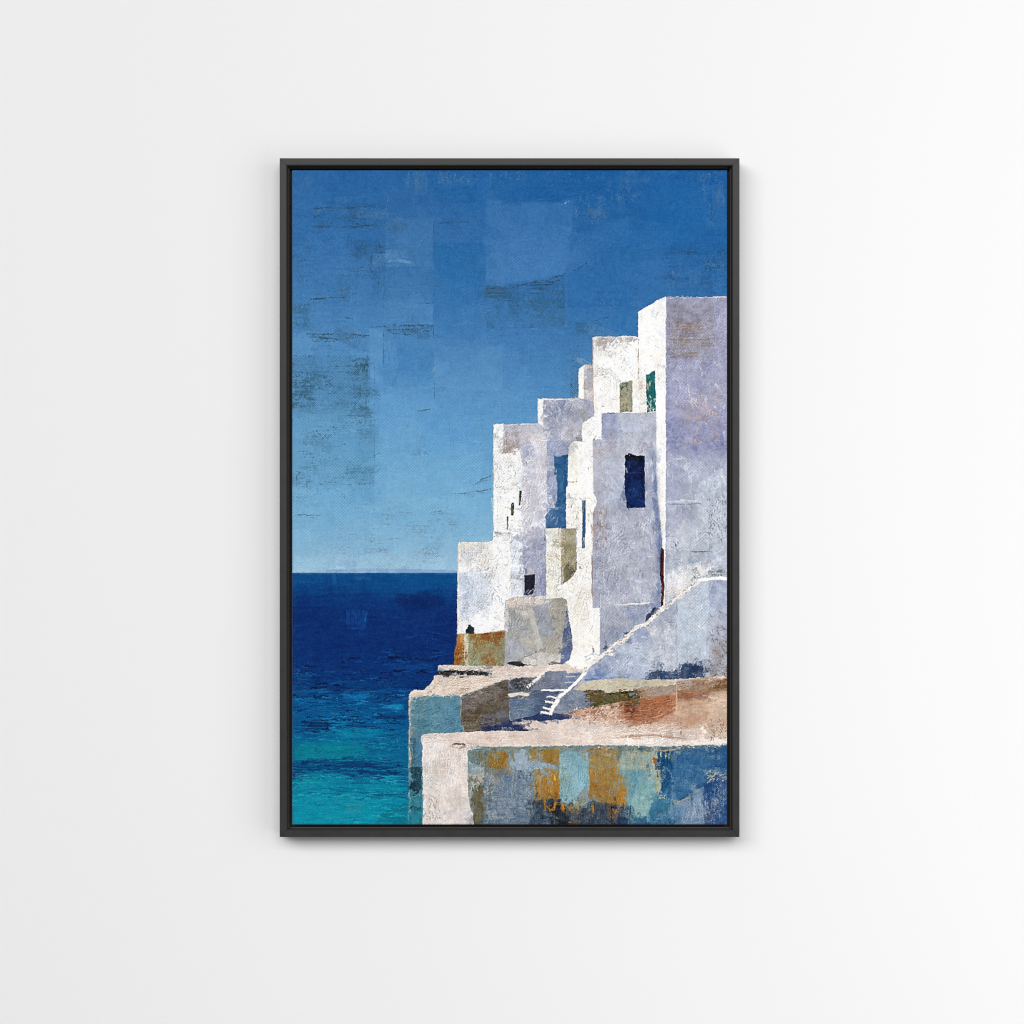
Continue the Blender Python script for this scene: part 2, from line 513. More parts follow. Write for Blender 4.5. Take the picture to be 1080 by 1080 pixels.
strokes(390, 668, 482, 700, 26, [(12, 74, 138), (7, 30, 78), (8, 60, 122)], (8, 30), (1, 2.2), a=.5)
strokes(310, 700, 470, 730, 40, [(10, 78, 140), (5, 30, 76), (6, 56, 116), (14, 92, 150)], (6, 30), (.9, 2.2), a=.55)
L('402,693 420,692 446,696 462,695', (1.8, 2.6), (5, 20, 56), a=.7, cov=.5, field='H', gs=.7, rough=2.5)
L('440,687 452,685 462,687', 1.6, (5, 22, 60), a=.75, cov=.8, field='h')
L('470,697 478,699', 1.4, (6, 18, 44), a=.8)
F('405,700 432,697 455,700 456,705 430,707 408,706', (14, 82, 146), a=.5, cov=.6, field='h', soft=.8)
L('334,725 350,724 362,721', 1.8, (4, 24, 66), a=.7, cov=.5, field='H', gs=.7, rough=2.5)
L('346,713 356,715 366,716', 1.5, (4, 26, 68), a=.7, cov=.5, field='H', gs=.7, rough=2.5)
L('383,734 390,732 397,732', 1.2, (4, 34, 74), a=.8, cov=.85, field='h')
strokes(310, 728, 430, 762, 70, [(10, 104, 160), (12, 116, 170), (5, 58, 112), (5, 76, 132)], (6, 30), (1, 2.6), a=.55)
F('362,733 384,730 394,731 385,735 360,737', (14, 108, 164), a=.7, cov=.75, field='h', soft=.5)
F('399,745 408,744 423,742 425,746 418,751 410,748', (18, 140, 184), a=.8, cov=.75, field='h', soft=.3)
F('389,755 398,751 406,751 400,755', (16, 124, 174), a=.8, cov=.8, field='h', soft=.3)
L('350,756 358,753 368,755 379,756', (3, 1.5), (4, 24, 66), a=.7, cov=.5, field='H', gs=.7, rough=2.5)
L('364,762 372,759 384,762 398,765 415,767', (4, 1.6), (4, 30, 76), a=.7, cov=.5, field='H', gs=.7, rough=2.5)
L('392,756 410,755 428,755', 2, (4, 34, 82), a=.7, cov=.8, field='h')
L('325,762 338,761 346,764 344,769 330,772', 3.2, (4, 24, 62), a=.7, cov=.5, field='H', gs=.7, rough=2.5)
L('344,762 352,760 362,758 374,757', 2, (22, 138, 180), a=.65, cov=.65, field='h')
F('310,762 325,760 345,770 330,778 310,774', (5, 46, 100), a=.55, cov=.7, field='h', soft=1)
strokes(310, 768, 430, 800, 70, [(8, 122, 150), (10, 134, 158), (5, 92, 138), (5, 80, 128)], (6, 34), (1, 2.6), a=.5)
F('352,768 378,766 398,768 396,776 372,780 354,776', (8, 124, 160), a=.55, cov=.75, field='h', soft=1)
F('310,786 350,782 384,784 392,794 350,800 312,800', (6, 124, 142), a=.6, soft=2)
R(402, 774, 430, 788, (6, 60, 108), a=.6, cov=.35, field='d', soft=1)
L('418,776 419,784', 1, (22, 150, 184), a=.6)
R(385, 786, 432, 822, (6, 84, 132), a=.5, cov=.8, field='h', soft=2)
F('308,805 330,802 365,799 384,804 410,808 420,818 400,818 360,811 330,812 308,814', (5, 58, 110), a=.72, cov=.82, field='h', soft=.8)
strokes(310, 800, 420, 822, 46, [(6, 52, 102), (5, 44, 92), (16, 132, 156), (8, 104, 142)], (6, 24), (.9, 2.2), a=.65)
strokes(310, 816, 430, 836, 60, [(14, 146, 168), (10, 128, 156), (6, 92, 134), (26, 160, 178)], (5, 26), (.9, 2.2), ang=.12, a=.6)
L('322,818 332,820 342,821', 2, (26, 158, 176), a=.6, cov=.7)
L('380,836 392,837 402,836 430,836', (1.6, 2.4), (5, 64, 104), a=.7, cov=.5, field='H', gs=.7, rough=2.5)
L('408,838 420,840 430,842', 2, (5, 70, 106), a=.6, cov=.75, field='h')
L('412,824 424,822 430,824', 1.5, (40, 166, 190), a=.7, cov=.7, field='h')
strokes(310, 836, 430, 868, 60, [(12, 150, 174), (8, 130, 158), (20, 154, 172), (7, 116, 146)], (6, 28), (1, 3), a=.5)
F('402,858 418,850 430,846 430,869 396,869', (6, 96, 118), a=.65, cov=.8, field='l', soft=1.5)
L('308,604.6 400,604.4 483,604.6', 1.6, (74, 124, 172), a=.6, soft=.4, h=.07)
for x0, y0, x1, y1 in ((318, 838, 362, 848), (364, 840, 382, 856), (340, 845, 400, 862), (312, 860, 325, 868), (310, 705, 318, 745), (350, 862, 366, 868)):
    R(x0, y0, x1, y1, (150, 118, 104), a=.55, cov=.06, field='d', soft=2)
R(308, 604, 312, 869, (30, 90, 140), a=.2, cov=.5, field='v')

# ------------------------------------------------ white houses stepping up the cliff
def scum(x0, y0, x1, y1, col, cov=.3, a=.6, field='m', soft=1.5, h=.4, var=5):
    R(x0, y0, x1, y1, col, a=a, cov=cov, field=field, soft=soft, h=h, var=var, rough=2)


def cracks(x0, y0, x1, y1, n, col, ln=(2, 6), wd=(.6, 1.2), ang=0, jit=.8, a=.6, **k):
    strokes(x0, y0, x1, y1, n, [col], ln, wd, ang=ang, jit=jit, a=a, cov=.8, field='f', h=.25, **k)


WHT = (240, 239, 238)
CRM = (234, 226, 216)
# grey ground colour under all the masonry
BASE = region('painted_wall', 'grey ground colour showing between the houses')
F('484,575 522,572 522,451 569,449 569,424 612,424 612,390 627,386 627,358 675,356 675,331 703,315 768,315 768,871 448,871 448,740 470,704 482,700', (182, 178, 182), rid=BASE, var=6)
# tall lavender house at the right edge
LAV = region('painted_house', 'lavender side wall of the tallest house at the right edge of the picture')
F('701,313 704,312.5 735,313.5 768,312 768,640 700,646', (154, 155, 194), col2=(143, 147, 191), grad=(702, 313, 702, 440), rid=LAV, var=6, h=.35)
R(702, 436, 768, 482, (128, 134, 190), a=.75, soft=5, var=6)
R(702, 478, 768, 540, (166, 176, 204), a=.8, soft=7, var=6)
R(702, 535, 768, 640, (184, 194, 210), a=.85, soft=8, var=6)
R(704, 314, 720, 324, (142, 140, 166), a=.5, soft=2)
scum(704, 320, 752, 378, (140, 140, 158), .62, .65, 'd', 1.5)
for x0, y0, x1, y1, cv in ((706, 338, 738, 356, .26), (708, 360, 756, 372, .16), (706, 322, 752, 330, .10), (707, 372, 736, 378, .2), (712, 380, 745, 392, .06), (735, 338, 755, 348, .14), (712, 314, 722, 320, .1)):
    scum(x0, y0, x1, y1, (138, 112, 80), cv, .6, 'd', 1)
L('706,358 722,358.6 740,358 754,356', 1.1, (142, 116, 84), a=.75, cov=.6, field='h')
L('742,364.5 755,364', 1, (142, 116, 84), a=.8, cov=.8)
L('708,376.5 722,377 734,376', 1.1, (142, 112, 70), a=.7, cov=.5, field='h')
L('706,324 730,324 752,325', 2, (136, 128, 146), a=.5, cov=.6, field='h')
scum(752, 320, 767, 400, (168, 168, 206), .6, .5, 'l', 2)
R(702.5, 330, 706, 440, (118, 116, 150), a=.4, cov=.6, field='D')
L('706,340 706.5,372 706,390', .9, (124, 104, 92), a=.5, cov=.5, field='v')
strokes(710, 376, 766, 440, 26, [(164, 166, 206), (128, 136, 190), (176, 176, 208)], (4, 14), (1.5, 4), ang=1.1, jit=.5, a=.35, cov=.5, field='m')
scum(724, 410, 762, 470, (168, 162, 180), .3, .55, 'm', 4)
scum(720, 424, 750, 452, (190, 160, 138), .14, .7, 'm', 4)
scum(722, 415, 764, 470, (186, 164, 152), .09, .6, 'm', 4)
strokes(736, 408, 764, 440, 14, [(178, 172, 190), (190, 168, 150)], (3, 9), (.8, 1.4), ang=.9, jit=.3, a=.6)
F('702,438 708,436 712,452 702,462', (100, 112, 180), a=.6, cov=.7, soft=1)
R(702, 464, 722, 471, (104, 110, 172), a=.55, cov=.6, soft=1)
F('745,466 766,464 766,474 742,472', (102, 106, 168), a=.6, cov=.65, field='h', soft=1)
strokes(730, 452, 766, 474, 12, [(112, 118, 184)], (4, 10), (2, 4), ang=1.9, jit=.3, a=.5)
L('763,455 765,466 764,474', 2, (196, 200, 214), a=.6, cov=.6)
L('704,488 708,484.5 716,483.5 723,484', (1.6, 2.2), (206, 208, 220), a=.8, cov=.75)
L('704,488 704,498', 1, (190, 200, 216), a=.7, cov=.6)
scum(704, 486, 742, 530, (150, 162, 202), .5, .5, 'v', 2)
R(722, 490, 744, 530, (166, 174, 200), a=.5, cov=.6, field='v', soft=2)
L('704,530 720,528.6 736,529', 3, (196, 212, 230), a=.8, cov=.75, field='h')
L('706,531.6 722,531.6 737,531', .8, (110, 122, 160), a=.7, cov=.7, field='h')
F('703,533 736,532 736,550 720,552 706,566 703,566', (156, 164, 198), a=.75, soft=1.2)
scum(712, 548, 722, 556, (186, 172, 160), .2, .6)
F('736,510 746,508 766,500 766,585 748,582 736,560 730,556', (180, 194, 212), a=.7, soft=3)
L('745,520 747,510 748,502', 1.6, (196, 212, 230), a=.7, cov=.7)
strokes(740, 500, 766, 560, 40, [(196, 208, 222), (164, 184, 212), (186, 188, 200)], (3, 10), (1, 2), ang=1.4, jit=.4, a=.5, field='v')
cracks(747, 528, 766, 566, 34, (104, 106, 118), (1.5, 4.5), (.7, 1.3), ang=1.4, jit=.35, a=.75)
cracks(750, 520, 764, 526, 5, (120, 118, 120), (1, 2), (.8, 1.4))
strokes(706, 556, 766, 606, 44, [(188, 200, 218), (158, 178, 212), (198, 204, 214), (150, 168, 204)], (5, 16), (1.2, 3), ang=-.25, jit=.3, a=.5)
F('712,572 764,566 766,582 716,584', (190, 200, 216), a=.6, cov=.7, soft=2)
L('708,573 712,571.5 713,577', 1.4, (110, 110, 128), a=.8, cov=.7)
cracks(706, 572, 715, 582, 7, (120, 122, 138), (1, 3), (.8, 1.4), a=.6)
L('726,581.5 734,582 748,581', 1.1, (124, 126, 136), a=.75, cov=.6, field='h')
L('716,578 728,577.5', .9, (136, 140, 156), a=.6, cov=.6, field='h')
strokes(703, 584, 740, 606, 20, [(140, 164, 204), (160, 178, 210)], (4, 12), (1.5, 3), ang=-.4, jit=.3, a=.55)
F('703,606 716,598 740,596 748,604 730,616 712,628 702,640', (226, 224, 222), a=.85, cov=.9, soft=1.2)
scum(704, 612, 736, 634, (212, 200, 186), .36, .6, 'm', 2)
scum(705, 586, 730, 604, (216, 220, 226), .4, .6, 'm', 2)
F('747,602 766,598 766,608 750,609 738,610', (160, 168, 172), a=.7, cov=.7, soft=.8)
cracks(747, 601, 765, 607, 14, (92, 98, 102), (2, 4), (.8, 1.6), ang=-.3, jit=.4, a=.8)
L('730,611 734,608 737,606', (3.4, 2.2), (122, 132, 142), a=.85, cov=.8)
scum(718, 592, 726, 600, (190, 170, 150), .2, .6)

# sunlit end wall of that house, narrowing to a white corner strip
TOW = region('painted_house', 'white sunlit end of the tallest house')
F('673,328.5 680,324 688,320.5 693,316 701.5,312.5 702.3,315 702,440 702.3,500 702,560 701,640 698.6,640 698.6,580 697,560 693.4,525 692,500 691.5,435 673,436', WHT, rid=TOW, var=6, h=.6, rough=.8)
strokes(675, 328, 701, 400, 40, [(246, 246, 246), (228, 224, 222), (232, 226, 216)], (4, 12), (1, 2.4), ang=1.2, jit=.4, a=.6)
L('691,336 693,330 695,325', .9, (190, 182, 176), a=.7, cov=.8)
scum(675, 370, 700, 440, (234, 226, 214), .3, .6, 'm', 2)
scum(676, 325, 700, 350, (232, 222, 216), .3, .5, 'm', 2)
R(692.5, 440, 701.6, 560, (236, 232, 226), a=.7, soft=.6)
strokes(693, 400, 701, 560, 16, [(248, 247, 246), (228, 222, 212)], (6, 16), (1, 2), ang=1.57, jit=.05, a=.6, field='v')
L('702.4,318 702.2,360 701.8,410', .9, (170, 168, 190), a=.6, cov=.6, field='v')
L('697,580 697.6,600 698.4,640', 2, (244, 240, 234), a=.5)

# upper white house with the two shuttered windows
UPH = region('painted_house', 'upper white house with a green and an olive shutter')
F('625,356 628,354.5 648,355.5 660,354 672,355 674,358 673.5,437 625,438', WHT, rid=UPH, var=6, h=.6, rough=.8)
F('630,356 650,356 668,355.5 671,359 656,361 648,364 640,368 631,371', (176, 170, 168), a=.85, rough=1.5, cov=.9, h=.3)
cracks(630, 358, 644, 367, 10, (140, 128, 118), (1, 4), (.7, 1.3), a=.6)
L('627,354.8 640,355.2 655,354.4', .8, (214, 204, 198), a=.7)
R(625.4, 360, 630, 436, (228, 218, 208), a=.75, cov=.85, field='v', soft=.6)
strokes(632, 366, 670, 434, 55, [(248, 248, 248), (232, 230, 228), (236, 230, 222)], (4, 14), (1.2, 3), ang=1.0, jit=.5, a=.55)
scum(628, 396, 655, 434, (236, 228, 216), .4, .6, 'm', 3)
cracks(631, 394, 648, 400, 6, (176, 168, 160), (1.5, 4), (.7, 1), a=.6)
F('667,402 681,394 681.5,435 667,436', (234, 224, 214), a=.8, cov=.9)
L('674,404 674,432', .8, (196, 188, 182), a=.6, cov=.7, field='v')
L('672.8,358 673.4,384 673,400', (1.2, .9), (150, 118, 92), a=.75, cov=.55, field='v')
L('671,357 668,360', 1.5, (160, 150, 142), a=.6)
OLW = region('painted_window', 'olive window shutter of the upper white house')
F('653.3,405 656,403.5 660,402.5 666.6,400.5 667,434 653.6,435', (152, 148, 122), rid=OLW, var=10, h=.35, rough=.7, tex='D')
F('654,405 661,402.5 663,405 657,413 654,412', (58, 86, 80), a=.8, cov=.6)
cracks(654, 402, 666, 418, 14, (62, 92, 88), (1, 4), (.8, 1.5), ang=1.3, a=.75)
cracks(654, 404, 666, 433, 16, (188, 178, 140), (1, 5), (.8, 1.5), ang=1.4, jit=.3, a=.7)
cracks(654, 426, 666, 434, 10, (112, 98, 70), (1, 3), (.8, 1.4), a=.7)
L('666.6,402 666.8,418 666,434', .8, (84, 108, 104), a=.6, cov=.6, field='v')
L('653.4,404 653.6,433', .8, (168, 176, 170), a=.7)
TEW = region('painted_window', 'teal green window shutter of the upper white house')
F('681,394 684,394.5 687,392 690.6,390.5 691.6,434 682,435', (22, 100, 102), rid=TEW, var=9, h=.35, rough=.7, tex='D')
cracks(682, 392, 691, 430, 10, (12, 74, 84), (2, 6), (1, 1.6), ang=1.57, jit=.15, a=.7)
cracks(683, 398, 688, 430, 9, (196, 178, 136), (1.5, 5), (.8, 1.4), ang=1.5, jit=.25, a=.85)
cracks(682, 422, 691, 435, 12, (222, 212, 196), (1.5, 5), (.8, 1.3), ang=1.57, jit=.2, a=.85)
cracks(688, 400, 691, 416, 4, (20, 130, 130), (3, 6), (.9, 1.4), ang=1.57, jit=.1, a=.7)

# small tower
SMT = region('painted_house', 'narrow white turret with a grey side')
F('610,389 613,386.5 616,384 625,384.5 625.5,440 610,440', (186, 183, 190), rid=SMT, var=7, h=.4, rough=.8)
F('610,389 613,387 615.6,386 615.6,426 610,426', (240, 238, 234), h=.6, rough=.7)
F('615,384.5 625,384.5 625,389 616,389', (214, 196, 176), a=.9, cov=.85)
L('625.2,360 625,384', 1, (206, 190, 172), a=.8, cov=.7)
R(615.8, 390, 617.2, 426, (168, 150, 134), a=.6, cov=.6, field='v')
strokes(617, 390, 624, 436, 16, [(200, 198, 202), (166, 164, 174)], (3, 8), (1, 2), ang=.9, jit=.3, a=.5)
scum(614, 424, 625, 440, (190, 180, 172), .4, .6)

# blue-grey house
BLU = region('painted_house', 'blue-grey house below the turret')
F('567,422 572,420.5 590,421 612,420 626,424 627,442 616,444 614,466 600,467 567,466', (150, 158, 190), rid=BLU, var=8, h=.35, rough=.9)
F('567,421 573,421 572.6,447 567,447.5', (242, 240, 238), h=.6, rough=.6)
L('568,421.4 580,420.8 594,421 604,421.6 611,421', (1.8, 1.4), (230, 226, 226), a=.9, cov=.9)
L('592,422 600,422.6', 1.2, (130, 150, 200), a=.7)
L('571,420.6 590,420 611,419.6', .7, (214, 186, 150), a=.6, cov=.5)
F('573,424 600,424 604,430 592,438 590,444 582,446 578,438 573,434', (132, 142, 182), a=.75, cov=.85, rough=2)
strokes(574, 428, 608, 460, 46, [(186, 190, 204), (126, 138, 180), (200, 200, 206), (160, 166, 190)], (3, 8), (1.5, 3.4), ang=.8, jit=.8, a=.55, field='m')
L('577,438 573,440', 2.5, (226, 222, 218), a=.9)
L('572,428 575,427 574,431', 1.6, (222, 214, 208), a=.8)
L('570,449 576,449 578,452', 1.6, (214, 210, 206), a=.8, cov=.7)
scum(570, 452, 612, 466, (198, 194, 198), .5, .65, 'm', 2)
scum(590, 440, 614, 464, (190, 190, 198), .45, .6, 'm', 2)
F('607,428 614,425 624,430 622,440 612,446', (164, 162, 168), a=.75, cov=.85, rough=2)
F('606,444 614,440 616,456 604,462', (196, 194, 198), a=.7, cov=.8)
L('588,464.8 596,465.4 604,464.4', 1.1, (112, 112, 116), a=.75, cov=.7, field='h')
F('605,463 609,460.5 613,461 614,464.5 606,465', (92, 94, 80), a=.8, cov=.75)
strokes(600, 421, 612, 432, 8, [(206, 208, 216)], (4, 8), (1, 1.6), ang=.7, jit=.2, a=.6)

# tall house at the left with its slit openings
LFH = region('painted_house', 'tall white house with a blue door recess and three slit openings')
F('520,449 523,447 545,448 566,446.5 573,447.5 573,462 578,466 601,466 601,557 576,558 576,632 534,633 537,590 540,571 519,572 520.5,560', (214, 214, 224), rid=LFH, var=6, h=.45, rough=.8)
F('520,448 531,447 531,470 529,479 549,477 551,482 551,560 540,566 540,571 520,571', (238, 238, 238), h=.65, rough=.9)
L('520.3,449 520.2,500 520.3,560', .8, (214, 190, 172), a=.6, cov=.6, field='v')
F('531,448 548,448 566,447.5 572,449 574,458 566,466 549,470 548,474 546,476 529.5,478.5 530.5,466', (178, 174, 182), a=.95, rough=1, h=.25)
F('546,448.5 572,448.5 575,458 560,464 548,466', (188, 188, 204), a=.85, rough=1.4, h=.3)
F('548,460 572,456 578,464 576,470 550,469', (210, 208, 212), a=.85, cov=.9, rough=1.6)
F('530,466 538,462 548,470 546,476 529.5,478.5', (158, 142, 134), a=.7, cov=.75, rough=1.6)
cracks(532, 452, 552, 462, 12, (150, 130, 116), (1, 4), (.8, 1.4), a=.6)
L('530,478.2 538,477 546,475.4', 1.2, (136, 112, 92), a=.7, cov=.6, field='h')
L('521,462 524,452 526,464', 1.8, (176, 174, 178), a=.6, cov=.6)
L('520.6,458 523,461', 1.4, (140, 138, 146), a=.7)
L('520,447.4 545,447.6 566,446.4', .8, (222, 198, 172), a=.7, cov=.6, field='h')
L('531,479 540,478 548,477.5', 2.4, (248, 247, 246), a=.9, h=.8)
L('529,488.6 538,487 548,485.5', 1, (188, 184, 182), a=.7, cov=.7, field='h')
strokes(522, 480, 549, 556, 56, [(248, 248, 248), (230, 228, 226), (226, 228, 232), (240, 232, 222)], (4, 14), (1.2, 3.2), ang=1.35, jit=.45, a=.55)
L('533,516 540,515.4 546,515', 1, (206, 184, 160), a=.7, cov=.6, field='h')
F('550,470 577,469 577,540 560,552 550,560 549,520', (204, 203, 216), a=.95, rough=1.1, h=.35)
R(550, 470, 562, 482, (154, 162, 200), a=.85, rough=1.6, soft=.5)
F('550,480 557,480 554,490 551,492', (170, 172, 198), a=.8, cov=.8)
scum(558, 472, 577, 530, (212, 208, 216), .5, .5, 'v', 2)
L('555,488 555.6,498 555,520', 1.2, (206, 186, 172), a=.7, cov=.6, field='v')
L('554.8,487 555.4,490', 1.2, (140, 116, 100), a=.7)
L('549.6,472 550,500 550,530', 1, (232, 222, 212), a=.7, cov=.7, field='v')
R(576.6, 465, 601, 541, (140, 154, 194), h=.3, rough=.8)
R(585, 467, 600, 478, (150, 160, 196), a=.6)
BDW = region('painted_door', 'tall blue door recess')
F('584,479.5 589,482 593,480 599,479.5 598.6,512 597,514 596.6,556.5 575,557 575.5,543 582,536 587,528 588,512 585,500', (44, 92, 138), rid=BDW, h=.2, var=6, rough=1)
R(594, 480, 599, 520, (20, 68, 116), a=.7, cov=.85, field='v', soft=.6)
R(585, 482, 594, 500, (38, 84, 130), a=.6, soft=1)
F('576,542 588,534 597,530 596.6,556 575,556.5', (64, 106, 154), a=.75, cov=.9)
L('596.8,528 596.4,555', .9, (30, 60, 96), a=.6, cov=.7, field='v')
strokes(585, 482, 597, 550, 14, [(66, 122, 178), (28, 86, 142)], (4, 10), (.8, 1.4), ang=1.57, jit=.15, a=.5, field='v')
L('586,494 586,502 588,506', 1.1, (196, 184, 178), a=.7, cov=.7, rid=LFH)
F('577,520 584,515 588,530 582,538 576,540', (124, 136, 180), a=.8, cov=.8, rough=2, rid=LFH)
strokes(568, 522, 588, 552, 26, [(160, 164, 190), (110, 130, 176), (176, 170, 176), (140, 150, 186)], (3, 8), (1.4, 3), ang=-.7, jit=.5, a=.42, field='m')
strokes(548, 526, 574, 564, 40, [(186, 188, 206), (214, 214, 222), (172, 172, 190), (196, 192, 196)], (3, 9), (1.2, 3), ang=-.3, jit=.7, a=.55, field='m')
cracks(552, 522, 572, 552, 12, (150, 150, 168), (1.5, 4), (.7, 1.1), a=.55)
F('541,566 552,560 572,552 576,560 576,572 551,572 545,570', (160, 162, 188), a=.75, cov=.85, rough=2)
F('551,570 576,566 576,631 551,631', (146, 152, 188), a=.95, rough=1.2, h=.3)
scum(551, 568, 576, 606, (176, 174, 190), .34, .6, 'm', 1)
cracks(552, 570, 575, 606, 26, (118, 122, 160), (1, 3.6), (.8, 1.5), a=.55)
cracks(552, 562, 574, 600, 16, (206, 194, 184), (1, 3), (.7, 1.2), a=.6)
L('574.6,556 574.2,570', 1.2, (92, 98, 140), a=.7, cov=.7, field='v')
R(569, 602, 575.6, 629, (116, 124, 172), a=.7, cov=.85, soft=.8)
F('538,572 551,572 551,631 536,631', (214, 221, 233), a=.95, rough=1.2, h=.45)
scum(538, 572, 552, 600, (184, 192, 212), .25, .6, 'm', 1)
cracks(538, 574, 552, 588, 8, (140, 148, 170), (1, 2.5), (.7, 1.2), a=.6)
L('538.4,596 538.8,610 538,628', .9, (186, 170, 158), a=.7, cov=.7, field='v')
F('521,560 529,561 538,561 541,564 538,566 522,565', (150, 142, 140), a=.8, cov=.75, field='h')
L('523,562.4 538,562', 1.4, (168, 160, 156), a=.7, cov=.7, field='h')
cracks(532, 565, 544, 578, 10, (140, 140, 152), (1.5, 4), (.7, 1.3), ang=.9, a=.65)
L('521,566 521.4,571', 1.2, (118, 116, 124), a=.8)
SLT = region('painted_slit_opening')
L('548.5,518.6 548.4,526 547.8,532', (2.8, 1.6), (52, 54, 44), rid=SLT, rough=.4, h=.1)
L('548.4,526 547.9,532', (1.8, 1.2), (104, 98, 70), a=.7)
SLT2 = region('painted_slit_opening')
L('540.4,531.6 540.2,542', 3, (56, 58, 40), rid=SLT2, rough=.4, h=.1)
L('540.4,531 540.4,534', 2.4, (24, 62, 96), a=.9)
L('539.6,536 539.4,541', 1, (140, 132, 90), a=.7)
SLT3 = region('painted_slit_opening')
L('535,545.4 535.2,550 534.8,558', (2, .9), (70, 70, 64), rid=SLT3, rough=.5, h=.1)
WDK = region('painted_window', 'small dark window low on the tall house')
F('552.6,606.5 564,605.5 563.8,622 562,627 553,628', (26, 28, 46), rid=WDK, rough=.7, h=.1, var=5)
L('553,606.6 563,606', .9, (150, 116, 90), a=.7)
L('556,628 560,623 565,620', 1.4, (170, 160, 158), a=.75, cov=.8)
L('553,627 557,622', 1.6, (96, 104, 134), a=.7)
F('557,629 563,622 570,618 571,628', (150, 156, 184), a=.7, cov=.7)

# low house at the far left, by the water
LOW = region('painted_house', 'low white house beside the sea')
F('483,573 486,571.5 500,572 519,571 521,566 537,566 539,600 538.6,630 534,640 531,664 508,668 482,668.5 482.4,620', (232, 231, 231), rid=LOW, var=7, h=.6, rough=.9)
F('484,573 519,571.5 520,604 512,600 500,592 484,602', (226, 219, 210), a=.8, cov=.85, rough=1.6)
F('485,577 492,578 497,584 494,590 487,590', (196, 204, 222), a=.75, cov=.7, rough=2)
scum(486, 578, 508, 594, (206, 208, 216), .3, .5)
F('484,604 494,603 518,606 519,640 508,648 496,654 484,652', (202, 212, 228), a=.9, rough=1.6, soft=.5, h=.45)
F('484,604 493,604 497,622 494,645 485,650', (178, 194, 220), a=.7, cov=.75, field='v', soft=.6)
scum(484, 606, 500, 660, (168, 184, 212), .2, .55, 'v', 1.5)
F('519,590 537,588 538,604 537,630 532,646 520,650', (240, 240, 240), a=.9, rough=1.4)
F('500,646 520,640 532,644 531,664 510,667 500,664', (238, 238, 240), a=.9, cov=.9, rough=1.8)
strokes(486, 596, 530, 664, 60, [(244, 244, 244), (220, 226, 234), (206, 212, 226), (236, 230, 222)], (3, 10), (1.2, 2.6), ang=.9, jit=.7, a=.5)
cracks(502, 594, 522, 602, 12, (150, 142, 140), (1.5, 4), (.8, 1.4), ang=-.5, a=.65)
L('511,601 516,600', 2.4, (142, 164, 204), a=.7, cov=.7)
L('519,594 524,596 530,594', 1, (196, 176, 158), a=.6, cov=.6)
cracks(518, 604, 526, 636, 12, (168, 182, 206), (2, 6), (.8, 1.6), ang=1.4, jit=.3, a=.6)
cracks(503, 640, 512, 650, 6, (130, 144, 170), (1.5, 3.5), (.8, 1.4), a=.6)
cracks(485, 640, 504, 664, 14, (184, 190, 204), (1.5, 4), (.8, 1.4), ang=1.2, a=.55)
L('483,574 482.6,610 482.8,650 482.4,667', 1.2, (234, 214, 198), a=.75, cov=.75, field='v')
L('535,640 533,655 532,664', 1.4, (206, 196, 188), a=.6, cov=.6, field='v')
FIG = region('painted_figure', 'small dark shape against the low house')
F('490.6,664.5 493,661.5 493.4,658.6 496,658.4 497.4,660.4 499.6,660.8 500.4,664 499.8,668.6 496,668.8 491.4,668.4', (24, 38, 48), rid=FIG, rough=.7, h=.2)
OCH = region('painted_wall', 'rust and green stained base of the low house')
F('482,668.5 500,668.5 518,667.5 533,665.5 533,700 530,703 479,702 479.4,690 481.6,678', (150, 146, 110), rid=OCH, var=10, h=.4, rough=1)
F('482,669 490,669 490,690 489,701 479,701 479,690', (166, 98, 34), a=.95, cov=.95, rough=1.2)
scum(481, 668, 489, 684, (190, 160, 110), .45, .7, 'm', 1)
scum(480, 680, 490, 700, (120, 66, 26), .35, .7, 'm', 1)
F('489,669 494,668.5 493,690 494,702 490,702 489,688', (204, 192, 168), a=.9, rough=1)
L('491.4,688 490.8,695', 2, (140, 66, 26), a=.8, cov=.7)
F('495,669 533,666 533,672 520,678 506,682 496,680', (150, 104, 44), a=.8, cov=.7, rough=2)
scum(496, 668, 532, 686, (138, 92, 40), .45, .75, 'm', 1.5)
scum(510, 680, 532, 702, (150, 98, 48), .4, .7, 'm', 2)
F('508,690 520,688 526,700 508,702', (140, 88, 42), a=.7, cov=.7, rough=2, soft=.8)
scum(498, 676, 530, 698, (152, 160, 130), .4, .6, 'm', 2)
L('509,668.8 514,669 520,669.6', 2.2, (128, 60, 22), a=.85, cov=.8)
L('524,669 530,667.4', 2.2, (126, 58, 26), a=.8, cov=.8)
L('530.6,674 530.8,688 530,700', 2.4, (120, 146, 140), a=.75, cov=.75, field='v')
L('502,667 515,665.5 531,663', (2, 3), (240, 232, 224), a=.9, cov=.9)

# grey buttress wall
GRY = region('painted_wall', 'grey faceted buttress wall')
F('533,634 540,630 560,629 576,628 590,627 598,630 600,660 592,700 570,702 545,700 532.6,700 533,668 532,650', (166, 166, 166), rid=GRY, var=6, h=.35, rough=1)
F('533,634 540,630 558,629.5 577,627.5 577,634 566,639 553,641 537,641 534,646', (214, 202, 194), a=.95, rough=1, h=.55)
cracks(535, 630, 576, 640, 16, (190, 160, 138), (2, 6), (.8, 1.4), ang=-.2, jit=.3, a=.65)
F('532,640 536,638 537,652 539,662 536,668 532.6,664', (224, 218, 214), a=.85, rough=1)
L('537,655 538.4,662', 1.6, (104, 116, 146), a=.8, cov=.8)
F('537,642 556,641 562,664 570,684 556,690 540,698 534,698 533,670 538,662', (164, 163, 162), a=.9, rough=.7)
F('537,642 556,641 560,655 544,660 538,654', (150, 152, 152), a=.6, cov=.8, soft=1.5)
